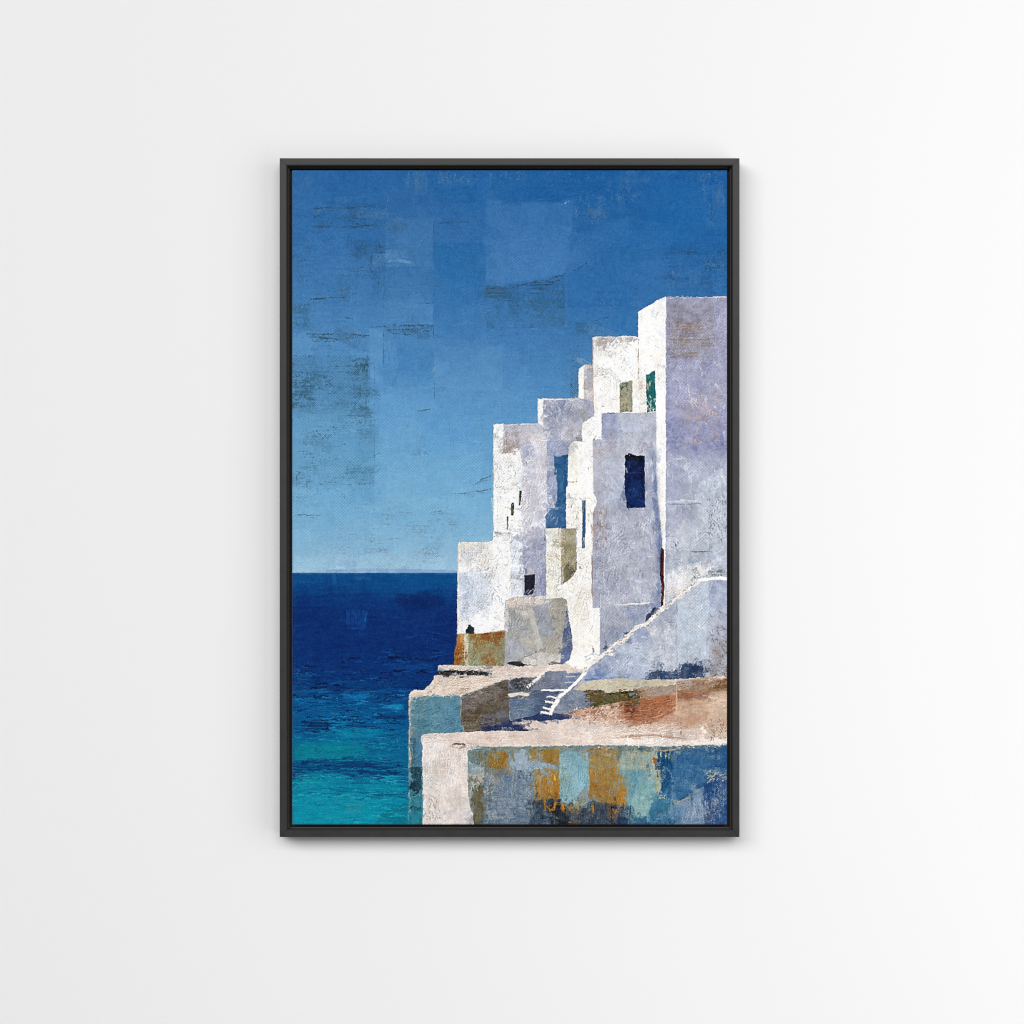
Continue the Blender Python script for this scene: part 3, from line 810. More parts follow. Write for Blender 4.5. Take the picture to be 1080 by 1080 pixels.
F('548,668 563,668 571,684 560,688 550,684', (188, 184, 174), a=.7, cov=.85, rough=1.6, soft=.8)
F('533,672 552,680 556,688 538,698 533,698', (172, 176, 188), a=.8, soft=1)
F('555,641 561,640 572,684 568,686', (190, 186, 176), a=.7, cov=.9)
F('562,640 576,636 582,652 584,672 570,672 566,658', (148, 154, 164), a=.9, rough=.6)
F('570,672 584,671 592,680 586,694 573,686', (160, 156, 146), a=.8, rough=1.2)
F('576,636 590,628 598,632 597,650 593,672 584,674 582,652', (162, 158, 148), a=.85, rough=1)
F('577,634 580,633 590,672 586,674', (176, 170, 160), a=.6, cov=.8)
scum(572, 640, 594, 690, (124, 120, 110), .16, .55, 'm', 2)
scum(570, 668, 590, 690, (178, 150, 116), .12, .6, 'm', 2)
F('586,628 592,626 598,632 598,640 590,644', (140, 134, 126), a=.55, cov=.6)
F('545,698 553,694 562,690 574,687 582,690 592,690 592,701 560,702', (208, 202, 196), a=.92, rough=1, h=.5)
F('533,699 540,697.5 548,697 552,700 560,701 545,702.5', (40, 42, 48), a=.9, cov=.9, rough=1)
F('578,699 585,697 592,699.5 592,702 580,702', (88, 88, 96), a=.85, cov=.8)

# beige block
BEI = region('painted_wall', 'cream block with an olive shaded side')
F('574.6,558.6 584,557 592,557.4 592,630 576,632 575.6,590 576,570', (226, 222, 212), rid=BEI, var=8, h=.55, rough=.8)
cracks(576, 562, 591, 626, 30, (190, 184, 168), (1.5, 5), (.7, 1.3), ang=.8, jit=.8, a=.6)
cracks(576, 562, 591, 626, 16, (244, 242, 236), (1.5, 5), (.9, 1.8), ang=.8, jit=.8, a=.7)
F('591.6,557.6 607.4,557 607.6,590 608.4,602 602,610 598,616 592,616', (164, 154, 124), rid=BEI, var=8, h=.3, rough=.9)
cracks(594, 560, 607, 596, 18, (132, 120, 88), (2, 6), (.8, 1.5), ang=1.3, jit=.5, a=.6)
cracks(594, 560, 607, 596, 12, (190, 182, 156), (2, 6), (.8, 1.4), ang=1.3, jit=.5, a=.6)
F('596,592 601,596 607,594 608,602 602,608 598,614 595,602', (92, 92, 84), a=.75, cov=.75, rough=1.6)
F('593,600 600,602 602,608 597,615 593,614', (128, 118, 86), a=.7, cov=.8)
L('592,576 592.2,590 592,612', 1.1, (150, 104, 50), a=.8, cov=.7, field='v')
L('592,557.4 600,557.6 607,557.4', .9, (134, 112, 76), a=.7, cov=.7)
L('606.6,560 607.4,562', 1.6, (92, 160, 196), a=.8)

# central house: lit flank
CEN = region('painted_house', 'central house, cream sunlit flank with a slit window')
F('601,468 606,465 616,466 625,463 626,520 630,528 625.6,540 624.6,600 624,641 633,640 632.4,690 626,699 616,706 598,704 596,699 603,690 604,676 601,660 598,634 590,628 588,619 596,614 603,609 608,601 608,557 596.6,557 596.8,514 599,512 599,482', (238, 234, 228), rid=CEN, var=6, h=.65, rough=.9)
F('599,472 608,470 608,512 599,513 599,490', (228, 227, 216), a=.85, rough=.8)
L('601,469.5 606,471 609,470.4', 1.6, (150, 138, 112), a=.7, cov=.7)
L('608.4,473 608.6,490 608.4,508', .9, (200, 194, 180), a=.6, cov=.7, field='v')
L('599,508 604,508.6 608,507.4', 1.1, (168, 156, 128), a=.8, cov=.7)
cracks(598, 514, 608, 556, 16, (196, 190, 176), (1.5, 5), (.8, 1.5), ang=.9, jit=.6, a=.6)
L('602,535 603,531', 1.5, (160, 148, 132), a=.7)
R(609, 466, 625, 530, (243, 242, 240), a=.7, rough=1.6, soft=.8)
strokes(609, 468, 624, 620, 40, [(248, 247, 244), (226, 222, 214), (236, 224, 212)], (4, 14), (1, 2.2), ang=1.5, jit=.25, a=.55, field='v')
cracks(620, 480, 625, 504, 10, (172, 164, 158), (1, 4), (.7, 1.3), ang=1.2, a=.6)
strokes(598, 620, 630, 698, 44, [(240, 236, 228), (224, 216, 206), (230, 224, 220)], (4, 14), (1.4, 3), ang=1.2, jit=.5, a=.5)
R(604, 620, 630, 690, (230, 222, 210), a=.45, soft=3)
cracks(606, 622, 622, 634, 6, (206, 190, 170), (2, 7), (.7, 1.1), ang=0, jit=.2, a=.6)
L('623.4,540 623.8,560 623.6,582', .9, (150, 96, 56), a=.65, cov=.6, field='v')
L('623.6,586 624,600 624,625', .9, (206, 170, 130), a=.7, cov=.7, field='v')
L('624.4,608 624.2,624', .9, (112, 112, 140), a=.5, cov=.6, field='v')
F('624,634 630,626 633,640 632,662 626,664 624,650', (238, 236, 234), a=.9, rough=1.4)
F('598,614 604,608 612,606 614,618 600,622', (242, 238, 230), a=.8, cov=.9)
L('611,597 612,600', 1.2, (120, 118, 130), a=.7)
L('609.5,553 609,558', 1, (170, 164, 158), a=.6)
L('608.6,541 608.4,547', 1.4, (176, 172, 170), a=.7)
L('624.6,681.5 625.4,684 626,687.4', (1.3, 2), (66, 60, 48), a=.9)
cracks(606, 700, 616, 706, 4, (160, 140, 120), (1.5, 3), (.8, 1.2), a=.6)
SLW = region('painted_window', 'narrow blue slit window of the central house')
F('613.8,527.4 617.6,527.6 617.4,560 616.4,568 617,577 613.6,578 614,560', (42, 84, 128), rid=SLW, rough=.5, h=.15, var=5)
L('615,528 615,541', 1.6, (140, 130, 92), a=.85, cov=.8)
L('616.9,528 616.8,541', 1, (20, 86, 112), a=.8)
L('615.6,567 615.4,570', 1.4, (216, 210, 206), a=.8)
R(613.6, 568, 617, 578, (112, 132, 164), a=.65, cov=.7)
L('613,526.8 617.4,526.6', 1, (128, 122, 106), a=.8)
# central house: upper block and shaded front
FRO = region('painted_house', 'blue-grey shaded front of the central house')
F('634,436.5 640,435 664,435.6 692,434.6 692,500 693.4,525 697,560 698.6,585 698,640 697,646 690,648 662,668 633,692 632.6,641 625,641 624.6,600 625.4,541 630,529 626,520 625,463 634,462', (168, 174, 197), rid=FRO, var=6, h=.35, rough=.8)
R(634, 436, 651, 463, (138, 148, 198), a=.85, soft=.8, rough=1.2)
R(651, 437, 691, 460, (168, 180, 208), a=.7, soft=1.5)
L('641,435.8 649,435.4', 1.1, (60, 80, 136), a=.8, cov=.8)
L('655,436 670,435.8 681,435', .9, (190, 184, 172), a=.6, cov=.6)
scum(652, 438, 690, 458, (182, 190, 210), .35, .5, 'm', 2)
L('634.6,438 635,450 634.8,462', 1.2, (106, 112, 160), a=.6, cov=.6, field='v')
cracks(644, 453, 668, 460, 14, (130, 122, 126), (1, 4), (.8, 1.4), a=.6)
cracks(638, 461, 648, 467, 6, (150, 122, 96), (1, 3.6), (.8, 1.5), ang=0, a=.7)
L('666.6,456 666.4,461', 1, (140, 112, 92), a=.7)
cracks(674, 460, 688, 476, 20, (140, 118, 104), (1, 3.4), (.7, 1.4), a=.65)
scum(648, 461, 690, 478, (186, 190, 208), .5, .6, 'm', 2)
F('626,464 648,465 650,480 640,500 632,520 626,518', (176, 175, 192), a=.75, soft=2, rough=2)
scum(628, 466, 648, 500, (190, 180, 184), .3, .5, 'm', 3)
R(634, 482, 659, 530, (162, 174, 206), a=.6, soft=3)
R(684, 470, 692.5, 545, (128, 144, 188), a=.7, soft=2.5)
R(680, 482, 690, 530, (150, 162, 196), a=.5, soft=2)
F('688,500 692.6,500 693.6,528 697.4,562 698.6,600 697,640 692,640 693,590 690,550', (88, 112, 168), a=.7, soft=1.2)
R(632, 525, 690, 560, (172, 178, 204), a=.5, soft=3)
F('625.6,541 634,528 641,540 638,560 632,580 626,578', (164, 148, 154), a=.6, cov=.75, soft=1.5, rough=2)
scum(626, 536, 644, 578, (140, 116, 112), .14, .55, 'v', 2)
L('634,555 641,552.6', 1, (120, 104, 104), a=.6)
strokes(626, 540, 694, 636, 60, [(178, 184, 206), (150, 160, 196), (186, 186, 200), (158, 158, 184)], (4, 14), (1.5, 4), ang=1.3, jit=.5, a=.35, cov=.55, field='m')
strokes(640, 540, 668, 560, 10, [(196, 200, 216)], (4, 12), (1, 1.8), ang=-.4, jit=.5, a=.5)
cracks(652, 568, 664, 580, 9, (120, 120, 138), (2, 5), (.8, 1.5), a=.5)
cracks(632, 585, 645, 592, 7, (126, 128, 150), (2, 4), (.8, 1.5), a=.5)
cracks(668, 552, 682, 588, 16, (140, 138, 150), (2, 5), (.8, 1.5), ang=1.1, a=.5)
cracks(638, 604, 696, 634, 22, (124, 128, 156), (2, 5), (.8, 1.4), ang=1.3, jit=.4, a=.5)
cracks(648, 618, 664, 630, 8, (108, 120, 158), (2, 5), (.9, 1.5), ang=.4, a=.5)
cracks(632, 632, 640, 642, 5, (120, 110, 110), (1, 3), (.8, 1.3), a=.6)
strokes(660, 612, 696, 640, 16, [(190, 194, 208), (172, 180, 206)], (3, 8), (1.2, 2.4), ang=1.3, jit=.5, a=.45)
R(624.6, 584, 632, 640, (140, 152, 192), a=.4, cov=.7, field='v', soft=1)
F('633,641 650,640 672,639 698,639 697,646 688,649 676,658 662,667 650,678 633,692', (150, 162, 192), a=.85, rough=1, h=.3)
R(634, 642, 662, 670, (172, 178, 198), a=.6, soft=2)
F('661,638 676,637 678,650 666,655 661,648', (118, 136, 176), a=.75, cov=.85, rough=1.6)
F('678,637 698,634 696,642 686,646 678,648', (112, 130, 172), a=.7, cov=.8, rough=1.4)
F('634,668 648,660 660,664 646,678 634,690', (136, 148, 186), a=.6, cov=.8, soft=1.5)
L('648,637.6 653,638.6 660,637.4 667,636.8 674,637 683,635.6', (1.2, 1.6), (222, 214, 204), a=.9, cov=.8)
L('652,638.8 657,638', 1, (190, 152, 96), a=.8, cov=.8)
scum(640, 648, 656, 664, (196, 168, 146), .07, .7)
F('614,447 622,441 628,438 634.4,436.8 634.4,463 626,463.4 614,466', (240, 238, 236), rid=CEN, rough=1.2, h=.65, var=6)
scum(615, 442, 626, 464, (228, 220, 208), .3, .55, 'm', 1)
cracks(626, 460.5, 634, 464, 4, (160, 140, 128), (1.5, 4), (.8, 1.2), ang=-.3, jit=.2, a=.6)
F('597,641 601.4,660 603.6,684 600,696 592,701.6 590.6,700 594,664', (82, 98, 138), rid=GRY, rough=1, h=.25)
WIN = region('painted_window', 'navy window of the central house')
F('658.8,479.6 664,478 672,480.4 679.6,480.6 680,535 670,535.4 661,536 660.4,528 658.6,520', (10, 21, 62), rid=WIN, rough=.7, h=.12, var=5)
F('659,479 672,480.6 679,481 678,487 668,485 660,487', (10, 12, 24), a=.85, cov=.9, rough=1.3)
F('660,508 679,506 680,535 661,536 659,524', (12, 42, 98), a=.8, soft=2.5)
strokes(660, 486, 679, 534, 16, [(10, 14, 44), (20, 62, 130), (16, 44, 104)], (4, 9), (1.2, 2.4), ang=1.4, jit=.4, a=.5)
L('661,499 670,498 678,499', 1.2, (24, 66, 134), a=.5, cov=.6)
L('676.5,490 677.5,512', 2.4, (12, 16, 44), a=.6, cov=.7)
L('659,478.8 664,478', 1.1, (150, 118, 76), a=.8, cov=.7)
L('661.4,535.4 664,534.6', 1.6, (62, 62, 44), a=.7)
L('668,537 674,536.6 680,536.4', 1, (206, 208, 216), a=.6, cov=.7)
RED = region('painted_door', 'dark red door slit at the foot of the white strip')
F('696,580 697.4,577.6 700,579.4 699.8,612 700.6,616 699.4,640 697,640 697.4,616 695.6,606', (62, 20, 18), rid=RED, rough=.6, h=.15, var=5)
L('698.6,584 698.2,606', 1, (98, 40, 34), a=.6, cov=.7)
L('698.6,618 698,634', 1.6, (104, 66, 56), a=.7, cov=.7)

# ------------------------------------------------ stair wall, steps, paths
STW = region('painted_wall', 'pale blue wall below the stair coping')
F('616,708 632,691 646,682 656,672 664,664 674,658 684,655 692,645 702,637 712,630 724,621 736,612 746,610 768,609 768,718 616,719', (170, 181, 204), rid=STW, var=6, h=.35, rough=.8)
F('617,706 640,690 650,682 664,692 668,717 616,718', (144, 160, 200), a=.85, soft=2, rough=2)
F('648,682 682,672 682,706 690,716 648,716', (170, 184, 210), a=.75, soft=1.5)
F('658,668 664,662 684,655 684,676 660,678', (150, 164, 204), a=.8, rough=1, soft=.4)
F('669,664 684,662 684,677 669,678', (138, 152, 200), a=.8, rough=.6)
F('684,655 700,640 714,636 714,664 706,676 684,677', (164, 172, 200), a=.75, rough=1)
F('684,664 713,654 713,712 684,712', (186, 194, 210), a=.7, cov=.9, rough=1.2, soft=.5)
scum(704, 650, 714, 664, (126, 128, 146), .3, .6, 'h', .8)
scum(684, 660, 712, 680, (206, 210, 218), .35, .6)
F('714,632 736,613 747,612 747,646 744,696 714,698', (184, 199, 219), a=.9, rough=.7)
F('714,648 744,646 742,690 716,698', (174, 192, 214), a=.7, soft=2.5)
R(714, 690, 748, 706, (168, 176, 194), a=.6, soft=2)
scum(730, 632, 746, 645, (140, 148, 164), .2, .6, 'f', 1)
cracks(730, 630, 746, 644, 12, (122, 134, 154), (1, 3), (.7, 1.2), a=.55)
cracks(716, 628, 726, 636, 6, (150, 160, 176), (1.5, 4), (.9, 1.6), a=.6)
F('747,613 767,612 767,628 758,627 747,630', (140, 156, 202), a=.9, rough=.8)
F('747,627 767,622 767,650 747,648', (158, 172, 208), a=.8, rough=1.6)
F('747,643 767,646 767,682 744,680', (164, 170, 194), a=.8, rough=1.6)
scum(748, 644, 766, 684, (130, 120, 124), .26, .65, 'm', 1.5)
scum(744, 650, 766, 676, (178, 190, 216), .25, .6)
F('748,680 767,678 767,717 749,717', (148, 140, 138), a=.92, rough=1.2)
cracks(749, 670, 766, 714, 30, (106, 96, 94), (1.5, 5), (.8, 1.5), ang=.7, a=.6)
cracks(749, 684, 766, 716, 14, (186, 182, 184), (1.5, 4), (.8, 1.5), a=.6)
L('747.4,614 747.2,640 747,646', .8, (206, 210, 218), a=.7, cov=.7, field='v')
L('713.6,636 713.4,670 713.4,704', .9, (118, 124, 142), a=.65, cov=.6, field='v')
strokes(620, 680, 682, 716, 36, [(126, 148, 202), (154, 172, 212), (170, 182, 210), (120, 138, 188)], (4, 12), (1.2, 2.8), ang=-.3, jit=.5, a=.5)
strokes(684, 672, 714, 706, 26, [(200, 206, 216), (172, 182, 204), (160, 168, 190)], (3, 9), (1.2, 2.4), ang=0, jit=.4, a=.5)
F('617,714 628,703 636,706 640,714 628,718 616,719', (92, 124, 192), a=.6, cov=.7, rough=1.6)
L('616,717 640,715.4 662,714', 1.8, (72, 104, 170), a=.7, cov=.65, field='h')
L('648,691 656,690 664,694', 1.4, (98, 126, 184), a=.55, cov=.6)
F('681,709 690,708.5 697,706.6 709,708 714,704 716,700 724,699 734,700.6 742,705 749,704.4 749,707.6 740,710 744,715 716,716.6 681,716.5', (42, 62, 96), a=.95, rough=1.5, h=.25, cov=.95)
scum(682, 708, 748, 717, (150, 156, 176), .22, .65, 'f', .6)
F('720,700 732,700.6 740,706 728,710 718,708', (36, 58, 92), a=.7, cov=.8)
F('662,667 657,666.6 660,671', (44, 60, 96), a=.8)
F('680,655 682,648 686,644.6 690,640.6 694,642 692,647 686,651 683,656', (44, 58, 88), a=.92, rough=1.2)
F('657,670 660,666 664,667 662,671 658,673', (42, 64, 116), a=.9, rough=.8)
F('634,686 638,680 641,682 644,684 638,689', (70, 78, 104), a=.8, cov=.8, rough=1.4)
L('638,676 640,682', 1, (96, 82, 70), a=.7)
COP = region('painted_stair_rail', 'white coping climbing along the stair wall')
L('616.6,708 622,701 627,697 633,692.6 637,689', 3, (236, 230, 224), rid=COP, rough=1.6, h=.9)
L('632,693 638,689 646,690', 2.4, (228, 220, 212), rid=COP, rough=1.6, h=.8)
L('640,689 645,683 648,679 653,677 657,677', 3.6, (230, 226, 222), rid=COP, rough=2, h=.9)
L('645,688 647,683', 2, (214, 208, 204), rid=COP, rough=1.5)
L('655,678 660,673.4 664,668.4 667,664.6 671,661.4 676,660 681,659.4 686,655 691,649 694,646 699,642 703,639', 3.6, (240, 236, 230), rid=COP, rough=1.7, h=.9)
L('702,639.6 708,636 714,630.6 720,626 727,621.6 733,616.6 737.4,612.4', 3, (232, 224, 214), rid=COP, rough=1.4, h=.9)
L('737,612.6 744,611 750,610.4 758,609.4 766,610.6', 3.4, (240, 237, 230), rid=COP, rough=1.2, h=.9)
for x, y in ((665, 668), (683, 660), (686, 664), (700, 640), (706, 637), (632, 696), (690, 646), (651, 679), (694, 643), (670, 659)):
    L([(x - 1.4, y + .8), (x + 1.6, y - .8)], 1.3, (190, 150, 104) if (x % 2) else (150, 132, 120), a=.75, cov=.8)
cracks(640, 676, 700, 690, 5, (170, 160, 160), (1, 3), (.8, 1.4), a=.6)
L('683,661 686,664 690,664.6', 1.6, (206, 190, 172), a=.7, cov=.7)

GND = region('painted_ground', 'sunlit sand coloured path and terrace')
F('472,704 476,701.6 500,702 535,702.6 570,702 597,699.6 606,705 618,706 616,712 608,719 600,728 590,729 575,708 556,724 536,718 486,736 470,730 472,716', (220, 202, 190), rid=GND, var=6, h=.5, rough=1)
F('530,768 548,760 590,753 612,746 640,740 690,718 768,712 768,789 530,789', (218, 201, 190), rid=GND, var=6, h=.5, rough=1)
strokes(470, 702, 600, 716, 40, [(230, 214, 204), (206, 184, 168), (214, 198, 190)], (6, 20), (1, 2.2), ang=-.05, jit=.12, a=.5)
strokes(540, 758, 766, 786, 90, [(230, 216, 206), (204, 182, 168), (224, 204, 190), (212, 198, 192)], (5, 22), (1, 2.4), ang=-.04, jit=.14, a=.5)
cracks(610, 765, 680, 785, 30, (190, 166, 152), (1.5, 5), (.7, 1.2), ang=-.3, jit=.4, a=.55)
cracks(600, 770, 680, 786, 26, (240, 232, 226), (1, 4), (.8, 1.5), ang=-.3, jit=.5, a=.6)
# rust coloured earth
F('590,748 606,741 622,742 640,744 660,736 700,732 768,730 768,770 720,766 690,764 650,764 620,758 600,756', (196, 150, 122), a=.85, soft=4, rough=3)
F('654,738 690,733 713,731 713,748 700,756 684,762 662,762 654,756', (164, 102, 70), a=.9, soft=3, rough=2.4)
F('652,740 662,738 672,742 674,750 668,757 660,752 654,748', (96, 50, 30), a=.8, soft=2, cov=.85, rough=2)
F('690,736 713,732 713,744 694,748', (170, 104, 70), a=.7, soft=2)
F('622,746 650,738 656,744 640,748 624,752', (146, 90, 62), a=.7, cov=.65, rough=2.4, soft=.8)
F('634,744 652,742 654,752 640,756 628,756', (210, 184, 172), a=.7, cov=.75, rough=2, soft=.8)
strokes(604, 744, 660, 764, 60, [(160, 104, 82), (220, 200, 188), (190, 146, 124), (134, 80, 58)], (2, 7), (.9, 2), ang=-.5, jit=.7, a=.6, field='m')
cracks(590, 748, 640, 758, 26, (166, 112, 88), (1.5, 4), (.8, 1.6), ang=-.5, a=.65)
F('713,720 730,716 768,716 768,730 740,736 713,740', (150, 116, 92), a=.9, soft=1, rough=1.6)
F('740,720 768,716 768,727 748,730', (112, 78, 42), a=.75, cov=.75, rough=2, soft=.8)
F('712,720 718,716 728,718 730,726 716,728', (188, 176, 166), a=.7, cov=.75, rough=1.6)
scum(714, 716, 744, 726, (170, 160, 150), .35, .6)
F('713,730 746,728 748,736 724,738 713,738', (160, 104, 76), a=.8, soft=1)
cracks(732, 732, 754, 738, 12, (92, 84, 90), (1, 3.4), (.8, 1.4), a=.7)
F('713,740 768,736 768,760 713,756', (198, 164, 138), a=.75, soft=2.5)
F('748,730 768,726 768,780 748,776', (206, 184, 162), a=.6, soft=2)
strokes(714, 738, 766, 780, 50, [(210, 180, 156), (190, 152, 126), (222, 206, 192), (204, 178, 162)], (4, 12), (1.2, 2.8), ang=-.2, jit=.5, a=.5, field='m')
strokes(736, 764, 750, 776, 8, [(236, 226, 214)], (2, 6), (1.6, 3), ang=1, jit=.6, a=.7)
scum(750, 760, 766, 780, (130, 112, 90), .2, .6, 'f', 1.5)
L('717.4,758 718.6,766 718,776', 2, (140, 122, 112), a=.6, cov=.5, field='f')
L('713.4,716 713.2,736 713.6,758', 1, (206, 176, 146), a=.7, cov=.7, field='v')
L('690,770 700,771 712,772', 1, (160, 134, 120), a=.7, cov=.7, field='h')
L('645,779 664,776 690,774.6 712,778 720,778', 2.4, (188, 148, 122), a=.65, cov=.55, field='h')
F('644,780 664,779.4 690,778.8 703,779.6 720,781 740,779 766,779 766,784.5 740,786 700,786 670,785 645,783', (230, 218, 210), a=.9, rough=1.4, h=.6)
L('684,784 692,783 700,781.6', 2, (204, 210, 224), a=.7, cov=.8)
cracks(700, 778, 722, 784, 8, (156, 138, 128), (2, 5), (.7, 1.1), a=.6)
# pale kerb, khaki
KER = region('painted_kerb', 'khaki kerb below the pale blue wall')
F('606,728 612,722 620,718.5 636,716.4 656,715 665,717 684,716.6 713,716.6 713,722 696,725 684,726 672,728.4 650,729 640,730.4 622,728.4', (200, 190, 166), rid=KER, var=6, h=.5, rough=.9)
F('668,726 690,724 713,722 713,731 690,734 668,736', (158, 136, 118), a=.85, cov=.9, rough=1.4, rid=GND)
F('684,728 712,723 712,730 700,732 688,734', (160, 150, 144), a=.7, cov=.8, rough=1.4)
cracks(690, 723, 712, 730, 14, (110, 100, 96), (1, 3), (.7, 1.3), a=.6)
cracks(620, 718, 680, 728, 16, (170, 160, 136), (2, 6), (.8, 1.4), ang=-.3, a=.5)
BSH = region('painted_hedge', 'dark olive growth under the kerb')
F('622,729 634,727.6 640,730.8 652,729.6 671,728 670,738 652,740 640,743 622,747', (88, 80, 46), rid=BSH, var=9, h=.4, rough=1.3)
F('622,728.6 634,727 642,731 658,729 670,728.4 668,731 640,733 624,732', (34, 30, 18), a=.85, cov=.75, rough=1.4)
cracks(623, 730, 668, 744, 34, (112, 102, 58), (1, 4), (.9, 1.8), ang=.6, a=.55)
cracks(623, 730, 668, 742, 22, (46, 42, 20), (1, 4), (.9, 1.8), ang=.6, a=.6)
# blue-grey walls round the lower flight of steps
LWL = region('painted_wall', 'slate blue wall around the lower steps')
F('536,716 548,714.6 563,714 575,708.4 597,707 600,711 616,709 612,718 604,727 622,729 622,746 610,748 592,753 570,754 562,759 538,760', (122, 132, 152), rid=LWL, var=7, h=.3, rough=1)
F('536,717 562,714.6 566,722 556,729 537,730', (76, 78, 84), a=.9, cov=.85, rough=1.6)
cracks(538, 716, 558, 728, 26, (44, 48, 58), (1.5, 4), (1, 2), a=.7)
cracks(538, 717, 560, 728, 14, (160, 150, 132), (1, 3), (.8, 1.4), a=.6)
F('537,727 557,728 568,728 566,740 537,740', (84, 96, 116), a=.75, cov=.85)
F('538,737 563,736 563,757 538,759', (96, 118, 148), a=.85, rough=1)
strokes(539, 738, 562, 756, 20, [(70, 96, 138), (112, 134, 160), (76, 92, 116)], (3, 9), (1.2, 2.4), ang=.3, jit=.7, a=.5)
cracks(539, 735, 562, 756, 8, (150, 136, 112), (1, 3), (.8, 1.4), a=.5)
F('563,728 590,728 584,740 576,753 563,757', (70, 84, 110), a=.85, rough=1)
F('575,709 597,707 599,722 592,727 573,727 576,718', (112, 122, 150), a=.8, rough=1)
F('577,709 596,708 596,713 578,714', (124, 132, 150), a=.7)
F('597,711 610,709 616,710 606,722 598,724', (96, 118, 166), a=.85, rough=1)
L('600,713.6 610,713.4', 1.1, (190, 190, 196), a=.7, cov=.8)
L('597,719.6 604,719.4', 1.2, (180, 182, 190), a=.75, cov=.8)
L('601,716 612,714', 1.6, (70, 100, 158), a=.7, cov=.7)
F('592,746 600,734 608,729.6 621,729.6 622,745 606,748 590,752', (126, 140, 164), a=.85, rough=1)
scum(594, 731, 621, 748, (96, 108, 130), .35, .6, 'm', 1)
L('620.8,732 621.4,738', 1.6, (92, 124, 178), a=.7)
F('538,760 560,756 568,752 583,752 596,753 610,757 596,759 570,760 545,761.6', (34, 50, 92), a=.95, rough=1.1, rid=GND, h=.25)
F('588,752 606,746 612,750 600,755', (150, 132, 126), a=.6, cov=.6)
L('538,733 546,731.4 557,732.6', (3.6, 3.2), (224, 212, 194), a=.95, rough=1.3, h=.7)
STP = region('painted_stairs', 'short flight of white steps with its rails')
L('556.6,724.6 564,718 571,711.6 578,705.6', (3.4, 2.4), (228, 221, 215), rid=STP, rough=1.3, h=.6)
L('558,727 568,720.4 577,714', 1.6, (120, 112, 112), a=.7, cov=.7)
L('571.4,727.6 582,727.4 596,727.8', 2, (232, 228, 224), rid=STP, rough=.8, h=.8)
L('580,752.4 583,747 586.6,740.6 590,735 596,730.6 602,725 608,719.4 613,713.4 617,708.6', (3.4, 3.4), (242, 236, 230), rid=STP, rough=1.1, h=.9)
L('588,739 583,746', 3.4, (240, 236, 232), rid=STP, rough=1, h=.9)
for p, wd in (('577.4,735 582,734.6 588,736.4', 2), ('575.4,739.4 579,740.4 586,742.6', 2.6), ('573.4,746.2 577,747 583,748.6', 2.2), ('571,750.6 576,751 581,752.6', 2.6)):
    L(p, wd, (236, 228, 218), rid=STP, rough=1, h=.8)
L('604,726 612,718 616,713', 1, (150, 128, 112), a=.6, cov=.6)
F('584,731 590,730 588,733', (40, 52, 92), a=.8)

# ------------------------------------------------ quays
QUB = region('painted_quay', 'rear quay with a teal face and a brown side')
F('431,734 433,729 437,727.4 446,728 452,722 457,718 459,713 462,712 461,706 463,702 470,701 540,702.4 540,718 522,724 508,728 492,735 487,740 487,774 446,775 445,871 431,871 430.6,800', (86, 134, 154), rid=QUB, var=6, h=.35, rough=.8)
F('431,737 432.4,730 437,727.6 447,728 454,721 458,713 490,712 520,711 536,714 520,721 505,727 490,732 485,736 470,734 452,733 440,735 436,740 432,742', (222, 203, 187), a=.98, rough=1.3, h=.55)
F('462,702 470,701.4 500,702 532,702.6 532,708 500,707.6 462,707', (222, 204, 192), a=.97, rough=1, h=.55)
F('461,708 474,707 495,708 506,707.4 522,710 521,711.6 500,711.6 480,711.8 462,711.6', (44, 32, 30), a=.93, cov=.93, rough=1.2, h=.2)
scum(462, 708, 490, 712, (120, 66, 40), .25, .7)
cracks(490, 707, 516, 711, 8, (150, 128, 108), (2, 6), (.7, 1.2), ang=0, jit=.2, a=.6)
L('463,706 468,706.4', 1.6, (120, 140, 150), a=.6)
strokes(470, 713, 512, 729, 30, [(232, 214, 200), (204, 188, 172), (210, 190, 160), (196, 190, 194)], (6, 16), (1, 2.2), ang=-.1, jit=.15, a=.5)
F('462,718 472,716 473,722 464,723', (186, 180, 190), a=.7, cov=.7, rough=1.6)
L('478,727.4 486,726.4 497,727', 1.1, (140, 118, 104), a=.75, cov=.65, field='h')
L('515,714 528,714', 1, (130, 112, 100), a=.7, cov=.7, field='h')
F('433,739 437,735 442,737 450,734 458,735 470,733.6 485,733.6 486.4,737 486,765 489,772 445,773 446,800 444,812 432.6,810', (84, 136, 156), a=.95, rough=1.3, h=.3)
F('434,741 452,737 456,772 446,774 444,800 433,800', (78, 128, 146), a=.7, soft=1.5, rough=2)
F('468,748 486,745 486.6,772 464,773', (70, 130, 164), a=.7, soft=2)
L('458,736 470,735 482,735', 2.6, (58, 134, 164), a=.75, cov=.75)
L('483,767 488,771', 3, (40, 132, 168), a=.8)
L('472,738 476,737.4', 2, (150, 116, 84), a=.7, cov=.8)
strokes(436, 742, 484, 770, 40, [(104, 152, 168), (62, 112, 134), (92, 144, 166), (56, 118, 150)], (4, 14), (.9, 1.8), ang=-.6, jit=.4, a=.45)
L('444,752 454,748 463,745 464,749 456,753', 1, (48, 88, 98), a=.65, cov=.75)
L('440,760 452,756 466,757 462,761', 1, (50, 92, 104), a=.6, cov=.7)
L('438,764 446,761 452,766', .9, (50, 92, 104), a=.5, cov=.7)
L('431.8,740 431.6,757 432,776 432.4,800', (2, 1.4), (214, 190, 168), a=.85, cov=.8, field='v', rough=1)
scum(431, 770, 437, 782, (180, 160, 140), .35, .7)
R(437, 782, 445, 808, (54, 106, 142), a=.8, soft=.8)
